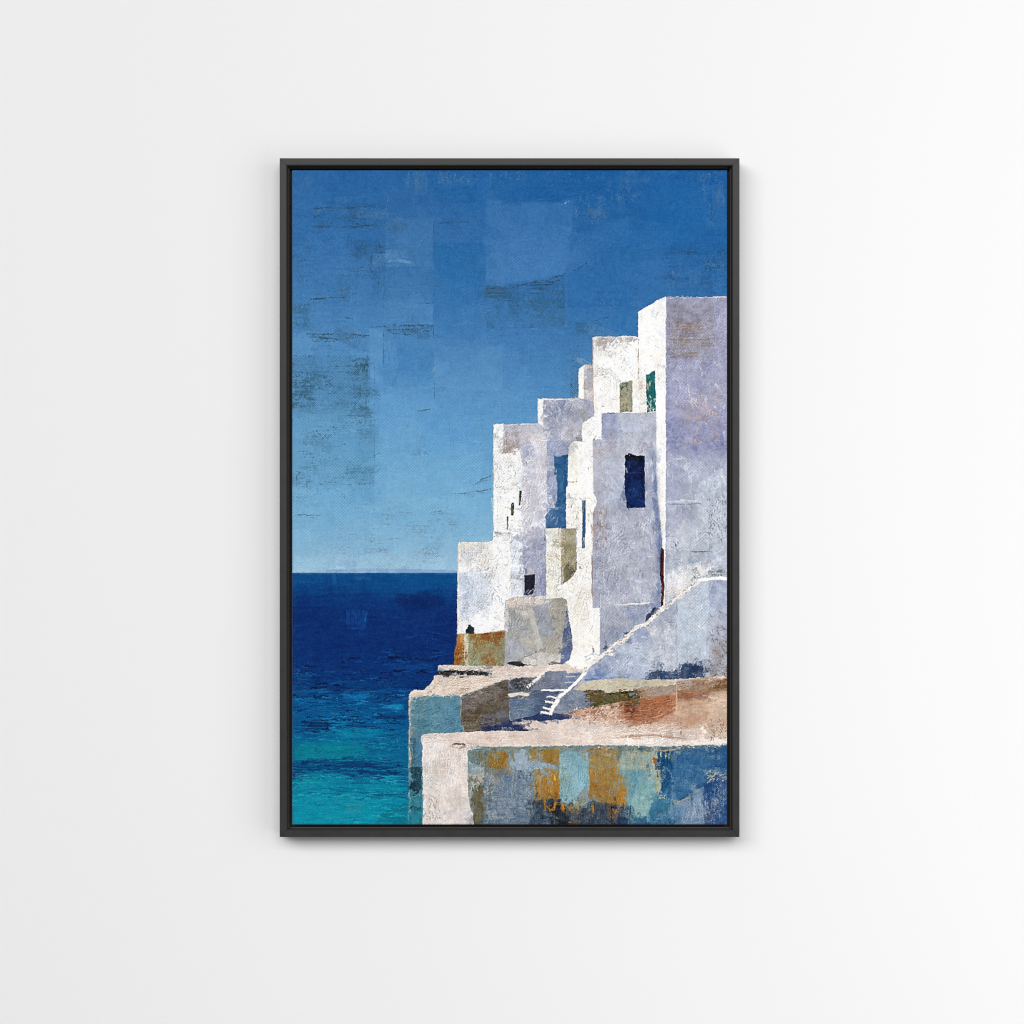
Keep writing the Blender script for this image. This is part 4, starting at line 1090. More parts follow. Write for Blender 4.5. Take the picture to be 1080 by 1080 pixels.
R(431.5, 778, 438, 806, (50, 82, 90), a=.75, cov=.75, field='v', soft=.6)
cracks(431, 770, 435, 808, 12, (196, 150, 116), (1.5, 4), (.7, 1.3), ang=1.57, jit=.3, a=.75)
L('431,807 437,806.6 444,807', 1, (170, 150, 130), a=.7, cov=.7, field='h')
F('432.6,809 444.6,808.4 445,832 438,838 433,832', (20, 52, 66), a=.93, rough=1, cov=.95)
cracks(434, 810, 444, 832, 12, (36, 84, 98), (2, 5), (.9, 1.6), ang=1.3, a=.6)
F('432,832 438,836 445,831 445,871 431,871', (34, 112, 130), a=.85, rough=1.4)
F('432,856 444,850 444,871 431,871', (28, 122, 140), a=.7, soft=1.5)
L('436,839 441,835', 2.2, (20, 46, 56), a=.85)
L('432,852 436,850 440,853 444,851', 1.4, (20, 52, 62), a=.75, cov=.7)
cracks(432, 832, 444, 856, 12, (90, 160, 170), (1.5, 4), (.7, 1.2), a=.55)
cracks(430.6, 806, 432.6, 868, 14, (150, 170, 170), (2, 6), (.7, 1.2), ang=1.57, jit=.1, a=.6)
SID = region('painted_quay', 'brown shaded side of the rear quay')
F('486,735.6 492,732 506,726.6 518,722 532,716.6 536,716 537.6,760 550,767 558,771 530,772 490,773 487,766 485.6,752', (108, 97, 88), rid=SID, var=8, h=.3, rough=.8)
F('487,738 505,729 512,728 508,745 490,750 486,748', (112, 100, 98), a=.75, soft=2.5)
F('498,744 520,738 536,742 536,752 508,756 490,752', (76, 68, 48), a=.7, soft=3, cov=.9)
F('486,752 508,750 506,766 492,772 487,764', (92, 82, 62), a=.7, soft=2)
F('524,722 535,717 536,740 526,740', (78, 68, 58), a=.7, soft=1.5)
F('508,757 522,752 536,752 538,768 510,769 506,764', (74, 76, 94), a=.75, soft=1.8, cov=.92)
scum(488, 730, 534, 768, (130, 120, 112), .16, .5, 'f', 1.5)
L('487,735 500,729.4 514,724 526,719', 1.6, (206, 190, 170), a=.7, cov=.6)
L('526,719 534,715.4', 1.4, (216, 196, 176), a=.7, cov=.7)
L('486.2,738 485.8,752 487.6,764 489.4,771', 1.1, (186, 168, 150), a=.75, cov=.65, field='v')
F('508,767 526,764 537,759 544,762 552,766 558,770.6 540,771.6 520,771.4 508,771', (36, 50, 92), a=.96, rough=.9, rid=GND, h=.2)
L('540,761.6 548,762.6', 1.4, (206, 188, 176), a=.8)
# front quay
QUA = region('painted_quay', 'front quay with a cream end and a patched blue and ochre face')
F('444,779 445,775 452,773.6 480,772.4 520,771 560,771.4 600,778 640,785 700,784 768,784 768,871 445.6,871 445.8,820 444.6,800 446,788', (220, 206, 198), rid=QUA, var=6, h=.5, rough=.8)
F('446,775 480,773 530,770.6 545,771 600,772 645,778 650,786 600,788 530,788.4 500,788 492,790 478,786 464,784 450,778', (222, 204, 193), a=.98, rough=1, h=.55)
strokes(480, 773, 640, 787, 50, [(232, 216, 206), (206, 186, 174), (226, 210, 202)], (5, 18), (1, 2.2), ang=-.03, jit=.12, a=.5)
cracks(512, 776, 526, 780, 3, (184, 156, 142), (4, 8), (.7, 1), ang=-.1, jit=.1, a=.7)
L('477,785.2 484,784.4 490,785', 1.8, (92, 72, 52), a=.8, cov=.8)
L('490,786 500,785.4 505,786.6', 1.2, (160, 132, 112), a=.7, cov=.65)
F('450,778 464,784 478,787 492,791 494,800 493,830 496,845 500,871 446,871 446,818 445,800 446,790', (222, 210, 203), a=.95, rough=1, h=.55)
F('446,782 456,780 468,786 462,800 450,812 446,806', (226, 220, 218), a=.8, cov=.85, rough=1.8)
L('447,780 456,778 466,781', 3, (234, 220, 210), a=.8, cov=.8, h=.8)
strokes(448, 786, 492, 866, 60, [(232, 222, 216), (212, 198, 190), (220, 214, 212), (206, 192, 182)], (4, 14), (1.3, 3), ang=1.35, jit=.35, a=.45, field='v')
scum(446, 808, 464, 832, (176, 184, 178), .35, .6, 'm', 3)
scum(446, 812, 452, 824, (140, 160, 160), .25, .6)
scum(468, 790, 490, 856, (206, 186, 176), .3, .5, 'v', 3)
F('470,856 486,850 498,856 500,871 472,871', (196, 192, 204), a=.6, cov=.6, soft=2, rough=2)
scum(446, 855, 470, 869, (216, 216, 220), .4, .5)
cracks(446, 838, 464, 864, 34, (150, 140, 124), (1, 3.6), (.7, 1.2), ang=1.2, jit=.5, a=.65)
L('472.4,800 472,808', 1.1, (140, 126, 116), a=.75)
L('474,793.4 482,793 490,792.4', 1, (238, 230, 224), a=.7, cov=.7)
L('474.4,794 474,806', 1, (240, 232, 226), a=.6, cov=.7)
scum(480, 846, 494, 852, (176, 150, 120), .15, .7)
L('492.6,792 492.6,812 493,830', 1.1, (222, 206, 192), a=.7, cov=.7, field='v')
FAC = region('painted_quay_face', 'patchwork of teal, ochre and navy strokes on the front of the quay')
F('493,792 500,789.4 512,788.4 540,787.4 580,786.6 640,786 700,787 768,785 768,871 500,871 498,858 493.4,838', (108, 132, 142), rid=FAC, var=8, h=.3, rough=1)
F('494,792 520,789 536,789 536,812 512,812 494,806', (116, 130, 122), a=.9, rough=1.6)
F('494,792 514,790 516,802 506,808 494,806', (92, 116, 118), a=.7, cov=.8, rough=2)
F('498,793 512,791 522,794 514,806 500,804', (112, 104, 76), a=.6, cov=.6, rough=2)
F('515,794 536,792 537,811 512,810', (146, 106, 38), a=.88, rough=1.4, cov=.92)
F('528,794 538,794 538,812 528,810', (150, 96, 24), a=.6, cov=.6, field='v')
F('494,802 501,806 511,811 511,816 500,816 495,812', (140, 170, 182), a=.88, rough=1)
L('500,789.4 507,788.6', 1.4, (40, 130, 164), a=.8, cov=.8)
F('494,815 510,815 511,824 500,832 494,826', (190, 184, 164), a=.85, cov=.85, rough=1.4)
F('494,826 501,818 504,832 498,844 494,840', (150, 168, 172), a=.8, cov=.8, rough=1.4)
cracks(494, 822, 510, 838, 12, (88, 78, 48), (2, 6), (.9, 1.7), ang=1.4, jit=.3, a=.7)
F('500,834 504,828 510,829 510,871 499,871 499,856 496,842', (112, 102, 76), a=.94, rough=1.2)
scum(498, 832, 510, 869, (84, 74, 44), .3, .55)
F('511,815 530,814 560,812 561,871 511,871', (112, 130, 148), a=.95, rough=.9)
scum(512, 816, 560, 869, (78, 104, 134), .36, .6, 'f', 1)
scum(512, 816, 560, 869, (160, 168, 172), .2, .6, 'f', 1)
scum(512, 815, 545, 850, (86, 106, 128), .3, .5, 'v', 2)
strokes(512, 830, 522, 842, 8, [(168, 182, 192)], (3, 7), (1.4, 2.4), ang=-.7, jit=.4, a=.6)
F('512,812 530,810 536,812 534,820 520,828 514,822', (128, 112, 82), a=.5, cov=.5, rough=2)
cracks(545, 812, 560, 824, 18, (48, 70, 98), (1.5, 4), (.9, 1.6), ang=.8, a=.6)
cracks(512, 850, 518, 868, 8, (170, 186, 198), (2, 5), (1.2, 2), ang=1.4, a=.6)
R(511, 860, 561, 871, (78, 100, 124), a=.35, soft=2)
F('493,789.5 512,788 560,787.4 600,787 640,787.4 650,787 650,793 620,793 600,791.6 560,792.4 530,792.6 500,792', (122, 140, 134), a=.85, cov=.85, field='h', rough=1.2)
F('544,794 551,790 557,792 561,800 572,804 586,806 586,811 578,815 562,812 544,812 536,811 537,804', (136, 164, 188), a=.95, rough=1.3)
scum(536, 802, 560, 812, (154, 182, 200), .4, .6)
scum(566, 803, 586, 812, (116, 178, 206), .4, .6)
F('557,792 568,790 590,791 589,804 583,806 572,803 562,800', (158, 114, 42), a=.92, rough=1.4, cov=.92)
scum(558, 791, 590, 803, (134, 128, 90), .25, .6)
R(562, 811, 590, 840, (150, 122, 70), a=.9, rough=1.6)
scum(562, 811, 588, 842, (132, 160, 170), .36, .65, 'm', 1.5)
F('570,822 578,816 582,812 589,818 590,842 584,848 572,848 566,836', (164, 112, 40), a=.85, cov=.85, field='D', rough=1.4)
strokes(565, 818, 588, 846, 26, [(186, 120, 18), (150, 92, 20), (150, 168, 168)], (4, 12), (.9, 1.8), ang=1.57, jit=.2, a=.7, field='v')
L('584.6,818 585,822', 2, (214, 172, 60), a=.9)
L('587.6,818 588.4,830 588.6,842', 1.8, (166, 98, 18), a=.8, cov=.8)
F('561,846 575,842 590,842 600,846 610,850 622,845 640,846 662,846 662,871 560,871', (54, 64, 78), a=.93, rough=1.6)
scum(560, 845, 580, 869, (74, 92, 116), .45, .6)
scum(600, 850, 662, 869, (90, 104, 122), .3, .55)
F('580,846 592,844 598,852 601,871 580,869', (24, 28, 34), a=.75, cov=.8, rough=2)
F('592,850 600,852 604,864 596,869 590,866', (40, 46, 54), a=.7, cov=.7)
cracks(600, 852, 660, 868, 40, (150, 140, 112), (1, 3.4), (.8, 1.4), a=.55)
cracks(562, 848, 582, 868, 14, (112, 134, 158), (1.5, 4), (.9, 1.5), a=.55)
for p in ('574,845 574.6,854', '576,851 579,854 583,854 585,848 586,842', '592,847 595,854', '625,850 625.4,856', '600,867 610,866'):
    L(p, 1.9, (176, 112, 26), a=.85, cov=.85, rough=1)
L('578,851 581,849', 1.2, (150, 96, 30), a=.7)
L('582,863.4 590,863', 1.1, (160, 126, 78), a=.7, cov=.8)
F('590,795 596,793 604,793 614,792.4 620,794 620.4,826 614,834 606,842 598,848 592,846 590,838', (108, 172, 190), a=.97, rough=1, h=.45)
scum(590, 794, 606, 846, (124, 160, 160), .3, .5, 'd', 2)
scum(604, 794, 620, 830, (104, 180, 208), .4, .5, 'm', 2)
L('601,826 606,825', 1.1, (176, 160, 120), a=.7)
cracks(591, 838, 600, 844, 6, (160, 130, 80), (1.5, 4), (.8, 1.4), a=.7)
L('591,848 594,854', 3.6, (172, 106, 34), a=.8, cov=.8)
F('598,850 606,846 614,842 620,842 616,850 606,858 600,856', (146, 122, 74), a=.88, cov=.9, rough=1.6)
F('616,830 620,832 624,842 622,850 614,848', (112, 152, 168), a=.7, cov=.65, rough=1.8)
scum(620, 830, 660, 850, (120, 124, 120), .4, .6, 'm', 2)
F('620,793 630,789 640,788 652,792 652,838 645,846 632,846 622,838 620.6,820', (156, 122, 64), a=.95, rough=1.4, cov=.95)
scum(620, 806, 640, 842, (164, 108, 36), .34, .7)
scum(622, 792, 652, 830, (140, 130, 90), .28, .6)
scum(640, 796, 652, 826, (180, 122, 20), .26, .65, 'v')
cracks(619, 824, 630, 840, 14, (168, 100, 24), (2, 5), (1.2, 2.2), ang=1.2, a=.75)
cracks(620, 826, 628, 834, 4, (216, 160, 40), (1.5, 3.6), (1, 1.6), a=.8)
F('612,793.6 620,791 628,787.6 632,789 636,792 622,793 618,794', (156, 98, 34), a=.85, cov=.85, rough=1.4)
F('630,786.6 644,786.6 650,788 640,790 634,790', (170, 192, 206), a=.7, cov=.7)
F('650,840 656,820 661,826 661,848 656,850 648,846 640,844 644,840', (170, 122, 52), a=.93, rough=1.3)
F('640,842 652,840 660,850 652,852', (168, 122, 50), a=.7, cov=.75)
cracks(652, 816, 657, 840, 8, (190, 120, 20), (3, 7), (1.2, 2), ang=1.5, jit=.2, a=.75)
F('641,850 646,848 650,852 650,860 644,860', (24, 34, 58), a=.8, cov=.8, rough=1.4)
F('654,850 664,850 664,871 650,871', (34, 62, 108), a=.8, cov=.8, rough=1.6)
F('648,850 652,856 650,858', (186, 112, 26), a=.9)
L('646,853 649,858', 1.8, (186, 110, 24), a=.8)
F('652,793 665,791 690,792 694,800 692,812 676,814 652,812', (154, 160, 142), a=.93, rough=1.3)
scum(652, 792, 690, 814, (184, 164, 112), .22, .55, 'v', 1)
scum(652, 794, 690, 814, (120, 156, 160), .32, .55, 'm', 1)
F('652,812 676,812 690,812 694,830 690,845 676,866 662,868 661,830', (96, 152, 164), a=.95, rough=1.2)
F('661,812 676,812 674,836 664,842', (72, 140, 166), a=.7, soft=1.5, rough=2)
F('674,826 690,824 690,846 680,862 664,862 664,850', (112, 176, 174), a=.85, soft=1.2, rough=1.6)
F('680,806 692,806 694,824 682,824', (150, 176, 166), a=.7, cov=.75, soft=1, rough=2)
F('664,852 676,850 684,862 672,866 664,866', (140, 178, 160), a=.6, cov=.65)
cracks(664, 836, 684, 848, 10, (120, 96, 60), (1, 4), (.8, 1.4), ang=-.7, a=.6)
cracks(664, 796, 690, 830, 16, (186, 180, 150), (1.5, 5), (.8, 1.3), ang=1.4, jit=.4, a=.5)
F('691,792 700,790 726,790 768,786 768,850 740,836 720,846 708,842 700,826 698,812 692,808', (40, 92, 138), a=.95, rough=1.2)
F('692,794 708,792 709,810 694,811', (20, 72, 114), a=.88, rough=1)
F('697,812 706,811 707,828 702,838 695,838 698,826', (18, 70, 114), a=.9, rough=1)
F('709,796 766,790 766,815 742,824 720,842 713,838 710,820', (50, 100, 144), a=.7, soft=1.5, rough=1.6)
strokes(712, 798, 752, 832, 30, [(70, 116, 156), (34, 84, 128), (92, 130, 164)], (4, 14), (.9, 1.8), ang=-.5, jit=.4, a=.45)
R(752, 788, 768, 812, (26, 74, 122), a=.7, cov=.75, field='v', soft=1.2)
L('690,790 700,791.6 712,790 714,788', 1.4, (190, 170, 120), a=.75, cov=.7)
for x, y in ((697, 794), (702, 794.6), (705, 796), (692.6, 797)):
    L([(x, y), (x, y + 4)], 1.5, (196, 182, 136), a=.7, cov=.8)
L('688.4,797 688,802', 1.8, (170, 190, 190), a=.7)
L('689.4,800 690.6,804', 2.4, (178, 88, 22), a=.95)
L('690.6,805 692,812 693,818', 1.3, (86, 60, 48), a=.8, cov=.8)
F('690,812 696,812 697,830 694,838 691,828', (168, 172, 140), a=.85, rough=1)
L('691,826 694,838', 1, (160, 104, 56), a=.7, cov=.7)
L('703,810 707,815 709,824', 1.5, (110, 150, 176), a=.6, cov=.7)
F('690,840 700,836 706,828 710,842 712,871 664,871 670,866 682,860', (52, 112, 146), a=.9, rough=1.6)
F('664,862 690,860 712,858 712,871 664,871', (36, 88, 130), a=.7, cov=.75, field='h', soft=1)
F('704,828 710,828 711,850 706,848', (36, 84, 128), a=.7, cov=.8)
F('708,816 712,820 713,846 710,850 708,836', (84, 128, 164), a=.75, cov=.8, rough=1)
L('690,866 700,860 708,856', 2, (120, 156, 176), a=.5, cov=.6)
cracks(695, 852, 712, 868, 14, (160, 160, 160), (1, 3), (.8, 1.3), a=.5)
cracks(694, 838, 702, 842, 5, (206, 180, 140), (1, 3), (1, 1.6), a=.7)
F('713,846 722,842 730,836 736,832 742,828 743,871 712,871', (102, 138, 176), a=.93, rough=1.2)
F('720,848 742,838 742,866 724,866', (128, 152, 182), a=.6, soft=2.5)
F('712,850 720,850 718,871 711,871', (72, 114, 156), a=.6, soft=1.2)
L('714,846 722,843.4 730,840', 1.2, (176, 160, 110), a=.7, cov=.6)
F('742,826 752,820 768,812 768,871 742,871', (38, 76, 128), a=.93, rough=1.3)
scum(744, 822, 766, 870, (22, 50, 108), .4, .65, 'v', 1)
scum(742, 812, 767, 870, (158, 164, 166), .15, .65, 'D', 1)
scum(744, 826, 760, 850, (64, 110, 160), .28, .6, 'v', 1)
strokes(744, 812, 766, 822, 14, [(190, 184, 160)], (2, 5), (.9, 1.7), ang=-.5, jit=.4, a=.75)
scum(712, 786, 766, 794, (170, 168, 140), .12, .7, 'm', 1)
scum(716, 786, 745, 793, (40, 84, 120), .4, .7, 'm', 1)
F('652,786 664,785.4 676,788 690,787.6 690,793 664,792 652,791', (104, 110, 100), a=.85, cov=.85, rough=1.4)
L('669,789.4 677,789.4', 3, (40, 104, 142), a=.85, cov=.85)
L('652,793 672,794.6 690,793', 1, (176, 138, 70), a=.65, cov=.6, field='h')
R(493, 862, 768, 871, (30, 50, 72), a=.22, cov=.7, field='h', soft=1.5)
cracks(496, 788, 760, 792, 24, (60, 84, 86), (2, 6), (.8, 1.5), ang=0, jit=.2, a=.55)
cracks(620, 784, 766, 789, 30, (228, 218, 206), (1.5, 4), (.9, 1.7), ang=0, jit=.4, a=.75)

# ------------------------------------------------ broken colour: palette-knife strokes over everything
HK = np.zeros((PH, PW), np.float32)
PIC = IMG.copy()


def knife(box, keep, n, ln, wd, angs, spread, reach, dl, dh, a, ridge, cov=.75):
    """short knife strokes inside one region of the picture: each picks up colour near by and drags it"""
    x0, y0, x1, y1 = box
    for _ in range(n):
        x = rng.uniform(x0, x1); y = rng.uniform(y0, y1)
        i, j = int((y - PY0) * KP), int((x - PX0) * KP)
        if not (0 <= i < PH and 0 <= j < PW) or RID[i, j] not in keep:
            continue
        r0 = RID[i, j]
        l = .5 * rng.uniform(*ln); w_ = .5 * rng.uniform(*wd)
        t_ = angs[rng.integers(len(angs))] + rng.normal(0, spread)
        c, s_ = math.cos(t_), math.sin(t_)
        ex, ey = abs(l * c) + abs(w_ * s_), abs(l * s_) + abs(w_ * c)
        wn = window(x - ex, y - ey, x + ex, y + ey, .6)
        if wn[0].stop - wn[0].start < 2 or wn[1].stop - wn[1].start < 2:
            continue
        ox, oy = int(rng.integers(0, 60)), int(rng.integers(0, 60))
        sy = slice(min(wn[0].start + oy, PH - (wn[0].stop - wn[0].start)), None); sx = slice(min(wn[1].start + ox, PW - (wn[1].stop - wn[1].start)), None)
        hh, vv = wn[0].stop - wn[0].start, wn[1].stop - wn[1].start
        fm = FD['m'][sy, sx][:hh, :vv]; ff = FD['f'][sy, sx][:hh, :vv]
        dx, dy = UX[wn] - x, UY[wn] - y
        u_ = dx * c + dy * s_ + .5 * fm + .3 * ff
        v_ = -dx * s_ + dy * c + .3 * fm + .2 * ff
        ins = (np.abs(u_) < l) & (np.abs(v_) < w_) & (RID[wn] == r0)
        if not ins.any():
            continue
        ii = int(np.clip(i + rng.normal(0, reach) * KP, 0, PH - 1)); jj = int(np.clip(j + rng.normal(0, reach) * KP, 0, PW - 1))
        if RID[ii, jj] != r0:
            ii, jj = i, j
        col = PIC[max(0, ii - 1):ii + 2, max(0, jj - 1):jj + 2].reshape(-1, 3).mean(0)
        col = col + rng.normal(0, dl) + rng.normal(0, dh) * np.array([1, .1, -.9])
        streak = np.sin(v_ * (3.2 / max(w_, .5)) * 2.1 + 5 * ff * .25 + x)
        al = ins * a * np.clip((.75 * ff + .5 * streak + (cov - .5) * 3) * .8 + .5, 0, 1)
        IMG[wn] += (col.astype(np.float32) - IMG[wn]) * al[..., None]
        prof = .35 + .12 * streak + .65 * np.exp(-((w_ - np.abs(v_)) / .55) ** 2) + .5 * np.exp(-((l - u_) / .7) ** 2)
        HK[wn] += (ridge * prof - HK[wn]) * (ins * .85)


HOUSES = {i for i, q in enumerate(REGIONS) if q[0] in ('painted_house', 'painted_wall')} - {BASE}
GROUND = {GND, KER, QUB, QUA, SID, LWL}
UP = math.pi / 2
knife((308, 180, 768, 605), {SKY}, 1300, (10, 36), (4, 13), [0, 0, 0, UP, UP, .5], .08, 4, 2.6, 1.2, .45, .3, .7)
knife((308, 605, 485, 700), {SEA}, 300, (8, 26), (2, 5), [0, 0, 0, UP], .12, 4, 3.0, 1.5, .45, .35)
knife((308, 690, 450, 871), {SEA}, 350, (5, 20), (1.2, 3), [0, 0, .08, -.08], .1, 4, 6, 2, .5, .5)
knife((480, 312, 768, 720), HOUSES, 1500, (7, 26), (3, 9), [UP, UP, 1.0, -1.0, .3], .3, 3, 9, 3.6, .55, 1.1, .62)
knife((480, 312, 768, 720), HOUSES, 1300, (3, 14), (1.5, 4.6), [UP, UP, .9, -.9, .2, 0], .4, 2.6, 9.5, 4, .62, .7, .64)
knife((430, 700, 768, 790), GROUND, 1100, (4, 18), (1.2, 3.6), [0, 0, -.1, .3], .18, 3, 6, 3, .6, .9)
knife((445, 785, 500, 871), {QUA}, 220, (5, 14), (1.8, 4.5), [UP, UP, .2], .2, 3, 5, 2.5, .55, 1)
knife((430, 735, 490, 871), {QUB}, 160, (4, 14), (1.5, 4), [UP, -.6, .5], .3, 3, 6, 3, .5, .8)
knife((493, 786, 768, 871), {FAC}, 1200, (4, 16), (1.4, 4.2), [UP, UP, UP, .2], .16, 4.5, 6, 4, .58, .9, .62)
# crisp dabs of the sea, navy above and turquoise below
for y0, y1, n, cols in ((690, 712, 50, [(10, 70, 132), (4, 22, 60), (6, 52, 112)]), (708, 736, 110, [(12, 88, 146), (4, 26, 70), (5, 60, 118), (8, 74, 134), (3, 20, 56)]),
                        (732, 772, 210, [(10, 116, 168), (16, 132, 178), (4, 36, 84), (5, 76, 130), (6, 92, 146), (3, 26, 68)]), (768, 802, 150, [(8, 126, 150), (14, 140, 164), (4, 70, 118), (5, 88, 134), (6, 108, 138)]),
                        (800, 822, 120, [(5, 48, 96), (5, 62, 112), (12, 118, 146), (4, 38, 84)]), (818, 842, 140, [(16, 152, 172), (8, 116, 146), (5, 80, 122), (28, 164, 180), (10, 134, 158)]),
                        (838, 868, 120, [(12, 148, 170), (8, 124, 150), (24, 160, 176), (6, 104, 134)])):
    for q_ in range(n):
        x = rng.uniform(309, 486 - (y0 - 690) * .42 if y0 < 770 else 430); y = rng.uniform(y0, y1); l_ = rng.uniform(2, 11); t_ = rng.normal(.0, .12)
        if RID[int((y - PY0) * KP), min(PW - 1, int((x + l_ - PX0) * KP))] != SEA or RID[int((y - PY0) * KP), int((x - PX0) * KP)] != SEA:
            continue
        L([(max(309, x - l_), y - l_ * t_), (x, y + rng.normal(0, .3)), (x + l_, y + l_ * t_)], (rng.uniform(.8, 2.4), .5), cols[rng.integers(len(cols))], a=.8, cov=.6, field='h', rough=1.6, h=.4, gs=.6)
for p_, c_ in (('328,762 338,759 347,763 344,771 330,773 322,768', (4, 24, 64)), ('352,757 362,753 374,756 386,757 372,760 356,760', (4, 26, 70)), ('362,764 374,760 390,765 412,767 396,770 372,768', (4, 32, 80)),
               ('392,757 410,754 430,755 428,758 400,759', (4, 36, 84)), ('308,806 330,803 362,800 382,805 404,809 380,812 340,811 318,815 308,813', (5, 44, 94)), ('330,728 350,724 366,722 362,726 340,729', (4, 26, 72)),
               ('400,694 424,691 450,695 468,697 446,699 420,697', (4, 20, 58)), ('398,746 412,743 426,743 424,750 410,751', (22, 146, 190)), ('362,734 386,731 396,732 380,737 364,738', (12, 112, 168)),
               ('344,764 358,760 372,759 362,764 350,767', (20, 138, 182)), ('352,768 380,766 404,769 396,777 368,779 354,776', (10, 128, 162)), ('310,788 350,783 384,786 388,796 346,800 312,800', (6, 128, 142)),
               ('310,822 340,818 380,824 424,826 430,834 390,835 340,832 312,832', (12, 138, 158)), ('380,838 404,836 430,837 428,841 400,840', (5, 72, 110)), ('312,840 350,838 390,845 380,860 330,866 312,862', (12, 142, 164))):
    F(p_, c_, a=.5, cov=.55, field='H', rough=2.6, gs=.7, h=.35)
F('520,702 541,702 541,716 530,717.6 518,711', (214, 196, 184), rid=QUB, rough=1.2, var=6)
# last touches on top of the knife work
TN = (150, 122, 90)
for y in (340, 344, 347, 350, 353, 358, 361, 364.5, 368, 372, 376):
    x = rng.uniform(704, 712)
    L([(x, y), (728, y + rng.normal(0, .5)), (rng.uniform(738, 756), y + rng.normal(0, .8))], 1.5, TN, a=.65, cov=.36, field='d')
R(704, 322, 754, 378, (134, 132, 152), a=.4, cov=.4, field='d', soft=1)
R(706, 336, 750, 378, TN, a=.5, cov=.14, field='d', soft=1)
L('706,358 722,358.6 740,358 754,356', 1.1, TN, a=.8, cov=.6, field='d')
scum(722, 412, 762, 470, (196, 168, 146), .10, .75, 'm', 3)
scum(702, 450, 722, 468, (112, 112, 130), .25, .5, 'd', 1)
strokes(704, 440, 766, 476, 14, [(112, 120, 186), (150, 152, 204)], (4, 12), (2, 5), ang=.8, jit=.8, a=.5)
L('704,487 709,484.5 716,483.5 724,484.4', (1.4, 2), (206, 208, 220), a=.5, cov=.5, rough=1.8)
L('704,529.6 720,528.4 736,528.8', 2.2, (204, 216, 232), a=.65, cov=.6, field='h', rough=1.5)
L('705,531.8 722,531.8 738,531', .9, (112, 122, 156), a=.75, cov=.8, field='h')
cracks(746, 522, 766, 572, 60, (112, 116, 130), (1, 3.4), (.8, 1.3), ang=1.45, jit=.2, a=.6)
strokes(742, 505, 766, 572, 26, [(204, 211, 222), (188, 200, 216)], (4, 12), (1.2, 2.6), ang=1.45, jit=.2, a=.55, field='v')
strokes(704, 560, 766, 600, 20, [(212, 218, 228), (140, 156, 192)], (4, 12), (.9, 2), ang=-.3, jit=.3, a=.6)
L('726,581.5 736,582 750,581', 1.2, (112, 114, 126), a=.8, cov=.6, field='h')
cracks(706, 571, 715, 583, 9, (116, 118, 132), (1, 2.6), (.9, 1.5), ang=1.2, jit=.3, a=.6)
cracks(746, 601, 766, 607, 26, (100, 106, 112), (1, 3.4), (.8, 1.5), ang=-.1, jit=.25, a=.6)
F('626,541 634,534 640,542 636,560 631,580 626,578', (156, 134, 132), a=.5, cov=.5, field='D', rough=2)
cracks(625, 540, 640, 580, 16, (132, 108, 100), (2, 6), (.8, 1.5), ang=1.5, jit=.3, a=.55)
strokes(688, 478, 693, 560, 12, [(92, 114, 168), (104, 124, 176)], (6, 16), (1.2, 2.6), ang=1.57, jit=.06, a=.55, field='v')
strokes(693, 548, 698, 600, 8, [(84, 106, 162)], (6, 14), (1, 2), ang=1.5, jit=.06, a=.6, field='v')
cracks(626, 466, 690, 478, 14, (140, 124, 116), (1, 4), (.8, 1.4), a=.6)
cracks(640, 560, 694, 634, 44, (122, 126, 150), (1.5, 6), (.8, 1.6), ang=1.3, jit=.5, a=.55)
strokes(630, 540, 694, 636, 40, [(196, 200, 214), (204, 204, 210), (142, 152, 186)], (3, 9), (.9, 2), ang=1.2, jit=.6, a=.6)
L('650,637.4 658,637.8 667,636.6 676,636.8 684,635.4', (1.2, 1.8), (226, 218, 208), a=.9, cov=.75)
for p_, c_ in (('520.4,449 520.4,500 520.4,558', (196, 168, 146)), ('483,575 482.8,620 482.6,664', (214, 192, 174)), ('567.4,423 567.4,446', (206, 184, 160)), ('625.3,357 625.3,395 625.4,430', (186, 164, 146)),
               ('624.6,545 624.2,590 624.6,630', (176, 128, 88)), ('673,358 673.2,400', (168, 140, 114)), ('592.3,560 592.3,615', (160, 112, 62)), ('551.6,566 551.4,628', (176, 166, 166)), ('536.6,640 536.8,690', (140, 140, 150))):
    L(p_, 1, c_, a=.75, cov=.5, field='v', rough=1)
for p_ in ('520,447.6 545,447.8 566,446.6', '568,420.8 590,421 611,420', '484,571.8 502,572 519,571', '625,355 648,356 672,354.6', '702,313.2 735,313.8 766,312.6'):
    L(p_, 1.2, (228, 212, 198), a=.8, cov=.55, field='h', rough=1.4)
cracks(521, 480, 560, 560, 36, (176, 172, 176), (1.5, 6), (.7, 1.3), ang=.6, jit=.9, a=.6)
cracks(484, 576, 536, 662, 46, (158, 164, 182), (1.5, 5), (.8, 1.6), ang=.9, jit=.9, a=.6)
cracks(552, 566, 576, 606, 26, (108, 114, 152), (1.5, 4), (.8, 1.6), a=.6)
cracks(628, 362, 700, 434, 40, (196, 190, 186), (1.5, 6), (.8, 1.4), ang=1, jit=.6, a=.6)
cracks(598, 516, 624, 560, 22, (190, 180, 166), (1.5, 5), (.8, 1.4), ang=1.2, jit=.6, a=.65)
cracks(576, 560, 607, 628, 26, (176, 166, 144), (1.5, 5), (.8, 1.4), ang=.9, jit=.8, a=.6)
F('556,641 561,640 573,684 568,687', (192, 188, 178), a=.7, cov=.8, rough=1)
F('563,640 576,637 582,654 583,671 571,671 566,656', (142, 148, 160), a=.6, cov=.85, rough=.8)
L('546,696 556,692 568,686 575,684', 1.4, (120, 118, 118), a=.6, cov=.6)
F('533,699.4 541,697.6 548,697 553,700 559,701 545,702.4', (40, 42, 48), a=.85, cov=.85, rough=1.2)
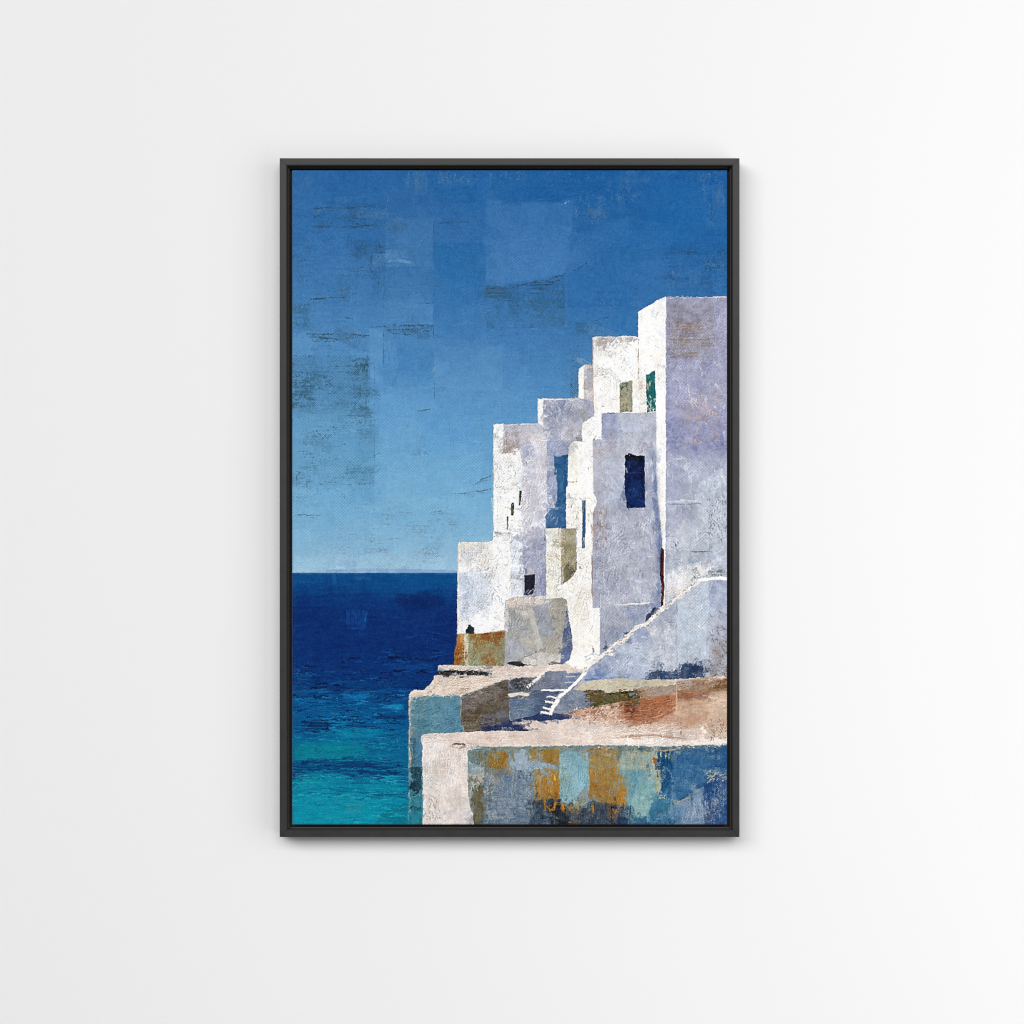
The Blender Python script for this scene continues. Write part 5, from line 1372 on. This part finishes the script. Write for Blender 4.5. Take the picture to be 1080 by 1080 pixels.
strokes(640, 680, 714, 706, 22, [(206, 210, 218), (142, 154, 190)], (3, 9), (.9, 2), ang=-.1, jit=.5, a=.6)
cracks(716, 634, 746, 690, 22, (204, 212, 224), (2, 6), (.8, 1.6), ang=1, jit=.6, a=.5)
cracks(748, 642, 766, 714, 40, (112, 104, 106), (1.5, 5), (.8, 1.6), ang=.8, jit=.6, a=.65)
strokes(618, 727, 676, 746, 26, [(120, 84, 58), (158, 112, 84), (70, 62, 30), (96, 86, 44)], (3, 9), (1, 2.4), ang=-.25, jit=.4, a=.6, field='m')
strokes(654, 732, 714, 758, 20, [(190, 132, 98), (132, 78, 50), (176, 116, 82)], (4, 12), (1.2, 2.6), ang=-.3, jit=.3, a=.5, field='m')
for p_ in ('324,352 350,352.6 388,353.4', '330,355 352,357.4 386,355', '333,359.4 352,360.4', '405,344 430,343 456,342.6', '408,347 430,347.4 452,345.6', '412,351 432,352.4', '513,304 545,302 594,290', '514,309 548,308 590,296', '518,314 540,314',
           '332,219.6 360,219 394,217.6', '332,238.6 360,239.6 394,237.4', '310,322 326,322', '462,235 494,233.4', '327,315.6 366,313'):
    L(p_, 1.5, (48, 72, 88), a=.75, cov=.42, field='d', rough=1.2)
F('644,780.4 664,779.6 690,779 703,779.8 720,781 740,779.4 766,779.4 766,784 740,785.4 700,785.4 670,784.6 645,783', (230, 219, 211), a=.8, rough=1.4, cov=.85, h=.6)
L('645,778.6 664,776.4 690,775 712,778 722,778.4', 1.8, (178, 140, 118), a=.65, cov=.6, field='h')
cracks(640, 764, 712, 778, 30, (184, 158, 144), (2, 6), (.8, 1.3), ang=-.25, jit=.3, a=.6)
cracks(600, 760, 712, 780, 40, (240, 231, 224), (1.5, 5), (.8, 1.6), ang=-.25, jit=.4, a=.65)
cracks(602, 745, 656, 762, 40, (232, 216, 206), (1.5, 5), (.8, 1.7), ang=-.4, jit=.6, a=.65)
cracks(602, 745, 700, 760, 34, (132, 82, 60), (1.5, 5), (.8, 1.6), ang=-.4, jit=.6, a=.5)
cracks(748, 758, 766, 780, 24, (126, 108, 90), (1, 4), (.8, 1.5), ang=1, jit=.7, a=.65)
L('713.6,716 713.2,736 713.6,758', 1, (206, 178, 150), a=.7, cov=.7, field='v')
L('718,757 718.6,766 718,776', 1.6, (128, 112, 106), a=.6, cov=.5, field='f')
cracks(500, 787, 764, 791, 60, (90, 104, 100), (2, 7), (.8, 1.7), ang=0, jit=.15, a=.6)
L('690,790.4 700,791.6 712,790.4 716,788', 1.3, (190, 170, 122), a=.8, cov=.75)
for x, y in ((697, 793.4), (702, 794), (706, 795), (693, 796)):
    L([(x, y), (x, y + 3.6)], 1.5, (196, 182, 136), a=.75, cov=.8)
L('689.6,799.6 690.8,804', 2.6, (176, 92, 28), a=.95)
L('691,805 692.4,812 693.6,819', 1.2, (92, 66, 52), a=.8, cov=.8)
L('654.6,818 655.4,830 655.8,846', 2.6, (182, 120, 34), a=.85, cov=.8, field='v')
for p_ in ('574,842 574.6,853', '577,850 580,854 584,853.6 586,847', '593,846 595,853', '625,849 625.4,855', '587.6,815 588.4,830 588.2,843', '568,822 568.6,838', '580,818 580.4,840'):
    L(p_, 1.7, (180, 118, 30), a=.85, cov=.8, rough=1.2)
R(742, 812, 766, 868, (168, 170, 164), a=.6, cov=.10, field='D', soft=1, h=.3)
strokes(746, 812, 766, 824, 16, [(196, 188, 160), (160, 168, 166)], (2, 6), (.9, 1.7), ang=-.5, jit=.4, a=.75)
L('714,845.6 722,843 730,839.6 738,832', 1, (176, 162, 116), a=.65, cov=.6)
R(512, 816, 560, 866, (168, 176, 178), a=.5, cov=.10, field='d', soft=1)
R(512, 816, 560, 866, (70, 92, 120), a=.5, cov=.16, field='d', soft=1)
cracks(494, 820, 511, 836, 14, (88, 80, 54), (2, 6), (.9, 1.7), ang=1.4, jit=.3, a=.7)
cracks(446, 838, 464, 864, 34, (156, 146, 130), (1, 4), (.8, 1.3), ang=1.2, jit=.5, a=.65)
L('477,785.2 484,784.4 490,785', 1.8, (100, 80, 60), a=.8, cov=.8)
L('462,709.6 474,708.6 490,708.4 504,708.6 518,710.6', (3.4, 1.6), (46, 34, 32), a=.85, cov=.85, rough=1.4, h=.2)
cracks(537, 716, 561, 728, 30, (48, 52, 60), (1.5, 4), (1, 2), a=.7)
cracks(537, 717, 561, 728, 14, (160, 150, 134), (1, 3), (.8, 1.4), a=.6)
L('538,733 546,731.6 557,732.6', (3.4, 3), (222, 211, 196), a=.95, rough=1.3, h=.6)
L('597,713.6 610,713', 1.2, (196, 194, 196), a=.8, cov=.8)
L('596,719.8 605,719.4', 1.2, (184, 186, 192), a=.8, cov=.8)
strokes(592, 730, 621, 747, 16, [(150, 160, 176), (96, 110, 138)], (2, 7), (1, 2), ang=.9, jit=.6, a=.6)
strokes(576, 709, 597, 725, 12, [(136, 142, 160), (96, 106, 136)], (3, 8), (1, 2), ang=-.8, jit=.4, a=.6)
PALE = [(208, 214, 225), (216, 216, 219), (192, 204, 225), (222, 220, 216)]
for bx, n_, fl in (((630, 468, 692, 636), 60, 'v'), ((704, 478, 766, 612), 80, 'v'), ((640, 660, 746, 704), 40, 'h'), ((552, 468, 582, 560), 20, 'v'), ((570, 426, 612, 464), 16, 'm'), ((706, 380, 764, 436), 14, 'm')):
    for q_ in range(n_):                               # scumbled chalky whites
        x = rng.uniform(bx[0], bx[2]); y = rng.uniform(bx[1], bx[3])
        if RID[int((y - PY0) * KP), int((x - PX0) * KP)] not in HOUSES:
            continue
        g_ = rng.normal(1.35, .4); l_ = rng.uniform(2, 6)
        L([(max(bx[0], min(bx[2], x - l_ * math.cos(g_))), y - l_ * math.sin(g_)), (x, y), (max(bx[0], min(bx[2], x + l_ * math.cos(g_))), y + l_ * math.sin(g_))], (rng.uniform(2, 5), 1.5), PALE[rng.integers(4)], a=.5, cov=.5, field=fl, gs=.7, rough=1.6, h=.5)
rail = [(617, 707), (624, 699), (633, 692), (641, 687), (646, 682), (655, 677), (662, 671), (668, 664), (675, 660), (683, 658), (690, 650), (696, 643), (703, 639), (712, 632), (720, 626), (728, 620), (736, 613)]
for (xa, ya), (xb, yb) in zip(rail, rail[1:]):         # the coping is broken and lumpy
    for q_ in range(3):
        f_ = rng.random(); x = xa + (xb - xa) * f_; y = ya + (yb - ya) * f_
        L([(x - rng.uniform(.5, 2.6), y + rng.uniform(-.6, 1.8)), (x + rng.uniform(.5, 2.4), y + rng.uniform(-1.6, .8))], rng.uniform(1.4, 3.4), [(240, 236, 230), (226, 216, 204), (216, 210, 208)][q_], a=.85, cov=.85, rough=1.6, rid=COP, h=.8)
    L([(x - 1, y + 2.2), (x + 1.6, y + .6)], 1.1, (128, 124, 138), a=.7, cov=.7)
    if rng.random() < .6:
        L([(x - 1.6, y - 1.6), (x + 1, y - 2.4)], 1.2, (176, 138, 96), a=.75, cov=.7)
for q_ in range(46):
    x = rng.choice([621, 622, 670, 671, 672]) + rng.normal(0, 1.8); y = rng.uniform(728, 745)
    L([(x - rng.uniform(1, 4), y), (x + rng.uniform(1, 4), y - rng.uniform(-.5, 1.5))], rng.uniform(1, 2.4), [(112, 122, 138), (96, 84, 44), (150, 108, 82), (72, 64, 34)][rng.integers(4)], a=.75, cov=.8, rough=1.4)
msk = ((RID != SKY) & (RID != SEA)).astype(np.float32)
# ridges of paint as the picture shows them: light and shade put into the pigment
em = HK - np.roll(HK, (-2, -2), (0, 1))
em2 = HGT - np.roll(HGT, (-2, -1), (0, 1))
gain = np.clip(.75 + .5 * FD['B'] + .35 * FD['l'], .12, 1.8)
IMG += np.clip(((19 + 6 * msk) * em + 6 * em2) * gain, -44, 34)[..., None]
IMG += (10 * msk * np.clip((IMG.mean(-1) - 205) / 25, 0, 1))[..., None]
lum = IMG.mean(-1)
IMG += (lum[..., None] - IMG) * (.09 * (RID == SKY))[..., None]
blu = np.clip((IMG[..., 2] - IMG[..., 0]) / 30, 0, 1) * msk * np.clip((lum - 110) / 40, 0, 1)
IMG += (lum[..., None] + 4 - IMG) * (.34 * blu)[..., None]
full = (slice(0, PH), slice(0, PW))
k1 = fieldwin('f', full, 401, 777); k2 = fieldwin('m', full, 811, 333); k3 = fieldwin('f', full, 93, 1201)
IMG += ((1.6 + 1.2 * msk) * k1 + (1.2 + 2.2 * msk) * k2 + 4.4 * msk * fieldwin('l', full, 500, 90))[..., None]
IMG[..., 0] += (1 + 1.1 * msk) * k3; IMG[..., 2] -= (.8 + 1.1 * msk) * k3
# bare ground and old paint showing in the cracks of the masonry
lw = np.clip((np.abs(fieldwin('l', full, 210, 460)) * -1 + .045) / .045, 0, 1) * np.clip(FD['B'] * .8 + FD['m'] * .5 - .35, 0, 1) * msk * np.clip((lum - 120) / 60, 0, 1)
IMG -= (58 * lw)[..., None] * np.array([.8, 1, 1.15], np.float32)
HGT += .35 * HK + (.04 + .06 * msk) * k2
del k1, k2, k3, lum, blu, em, em2, lw, PIC
lum = IMG.mean(-1)                                     # crisp edges
IMG += (1.05 * (lum - blur(lum, .8)))[..., None]
IMG += (lum[..., None] - IMG) * (.08 * msk)[..., None]
del lum
# the weave of the cloth: thread crowns take a little less paint than the hollows
WV = 2 * math.pi / 3.4
wv = np.sin(UX * WV * .97) * np.sin(UY * WV * 1.03) * np.clip(.75 + .45 * FD['l'], .15, 1.4)
IMG *= (1 + .06 * wv)[..., None]

# ---------------------------------------------------------------- the paint as a body on the canvas
NB = 2                                                 # raster cells per mesh vertex
nh, nw = PH // NB, PW // NB
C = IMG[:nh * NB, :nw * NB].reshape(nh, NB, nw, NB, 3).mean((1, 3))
Z = HGT[:nh * NB, :nw * NB].reshape(nh, NB, nw, NB).mean((1, 3))
Q = RID[NB // 2:nh * NB:NB, NB // 2:nw * NB:NB][:nh, :nw]
WZ = wv[:nh * NB, :nw * NB].reshape(nh, NB, nw, NB).mean((1, 3))
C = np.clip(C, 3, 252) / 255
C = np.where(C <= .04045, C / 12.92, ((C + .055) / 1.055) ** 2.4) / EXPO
C = np.clip(C, .002, .93)
gx = PX0 + (np.arange(nw) + .5) * NB / KP
gy = PY0 + (np.arange(nh) + .5) * NB / KP
jx = np.where((gx >= KX0) & (gx <= KX1))[0]; jy = np.where((gy >= KY0) & (gy <= KY1))[0]
gx = gx[jx]; gy = gy[jy]
C = C[jy[0]:jy[-1] + 1, jx[0]:jx[-1] + 1]; Z = Z[jy[0]:jy[-1] + 1, jx[0]:jx[-1] + 1]; Q = Q[jy[0]:jy[-1] + 1, jx[0]:jx[-1] + 1]
WZ = WZ[jy[0]:jy[-1] + 1, jx[0]:jx[-1] + 1]
nh, nw = Z.shape
gx[0], gx[-1], gy[0], gy[-1] = KX0, KX1, KY0, KY1
RELIEF = 0.00026
WEAVE = 0.00012
VX, VZ = np.meshgrid((gx - CX) * S - pic.location.x, (CY - gy) * S + HZ - pic.location.z)
VY = -(DEPTH_CANVAS + RELIEF * Z)
VY -= WEAVE * WZ
edge = np.zeros((nh, nw), bool); edge[0] = edge[-1] = True; edge[:, 0] = edge[:, -1] = True
VY[edge] += .0009                                      # the face rolls over at the stretcher edge
V = np.stack([VX, VY, VZ], -1).reshape(-1, 3).astype(np.float32)
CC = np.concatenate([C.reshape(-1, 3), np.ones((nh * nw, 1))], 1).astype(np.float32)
idx = np.arange(nh * nw).reshape(nh, nw)
quads = np.stack([idx[:-1, :-1], idx[1:, :-1], idx[1:, 1:], idx[:-1, 1:]], -1).reshape(-1, 4)
qf = Q[:-1, :-1].copy()
for _ in range(60):                                    # slivers of the ground colour belong to the wall beside them
    b_ = qf == BASE
    if not b_.any():
        break
    for ax, sh in ((1, 1), (1, -1), (0, 1), (0, -1)):
        nb = np.roll(qf, sh, ax)
        qf = np.where((qf == BASE) & (nb != BASE), nb, qf)
qr = qf.reshape(-1)
alt = (np.add.outer(np.arange(nh - 1), np.arange(nw - 1)) % 2 == 1).reshape(-1)
quads[alt] = np.roll(quads[alt], 1, axis=1)           # alternate the diagonal so neither direction of the weave wins
for r, (name, label) in enumerate(REGIONS):
    q = quads[qr == r]
    if not len(q):
        continue
    ids, inv = np.unique(q, return_inverse=True)
    inv = inv.reshape(-1).astype(np.int32)
    me = bpy.data.meshes.new(name)
    me.vertices.add(len(ids)); me.vertices.foreach_set('co', V[ids].ravel())
    me.loops.add(len(inv)); me.loops.foreach_set('vertex_index', inv)
    me.polygons.add(len(q)); me.polygons.foreach_set('loop_start', np.arange(0, len(inv), 4, dtype=np.int32))
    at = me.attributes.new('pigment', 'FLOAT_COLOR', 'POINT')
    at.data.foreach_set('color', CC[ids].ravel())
    me.polygons.foreach_set('use_smooth', np.ones(len(q), dtype=bool))
    me.update(calc_edges=True)
    me.materials.append(m_paint)
    o = link(bpy.data.objects.new(name, me), canvas)
    if label:
        o['label'] = label
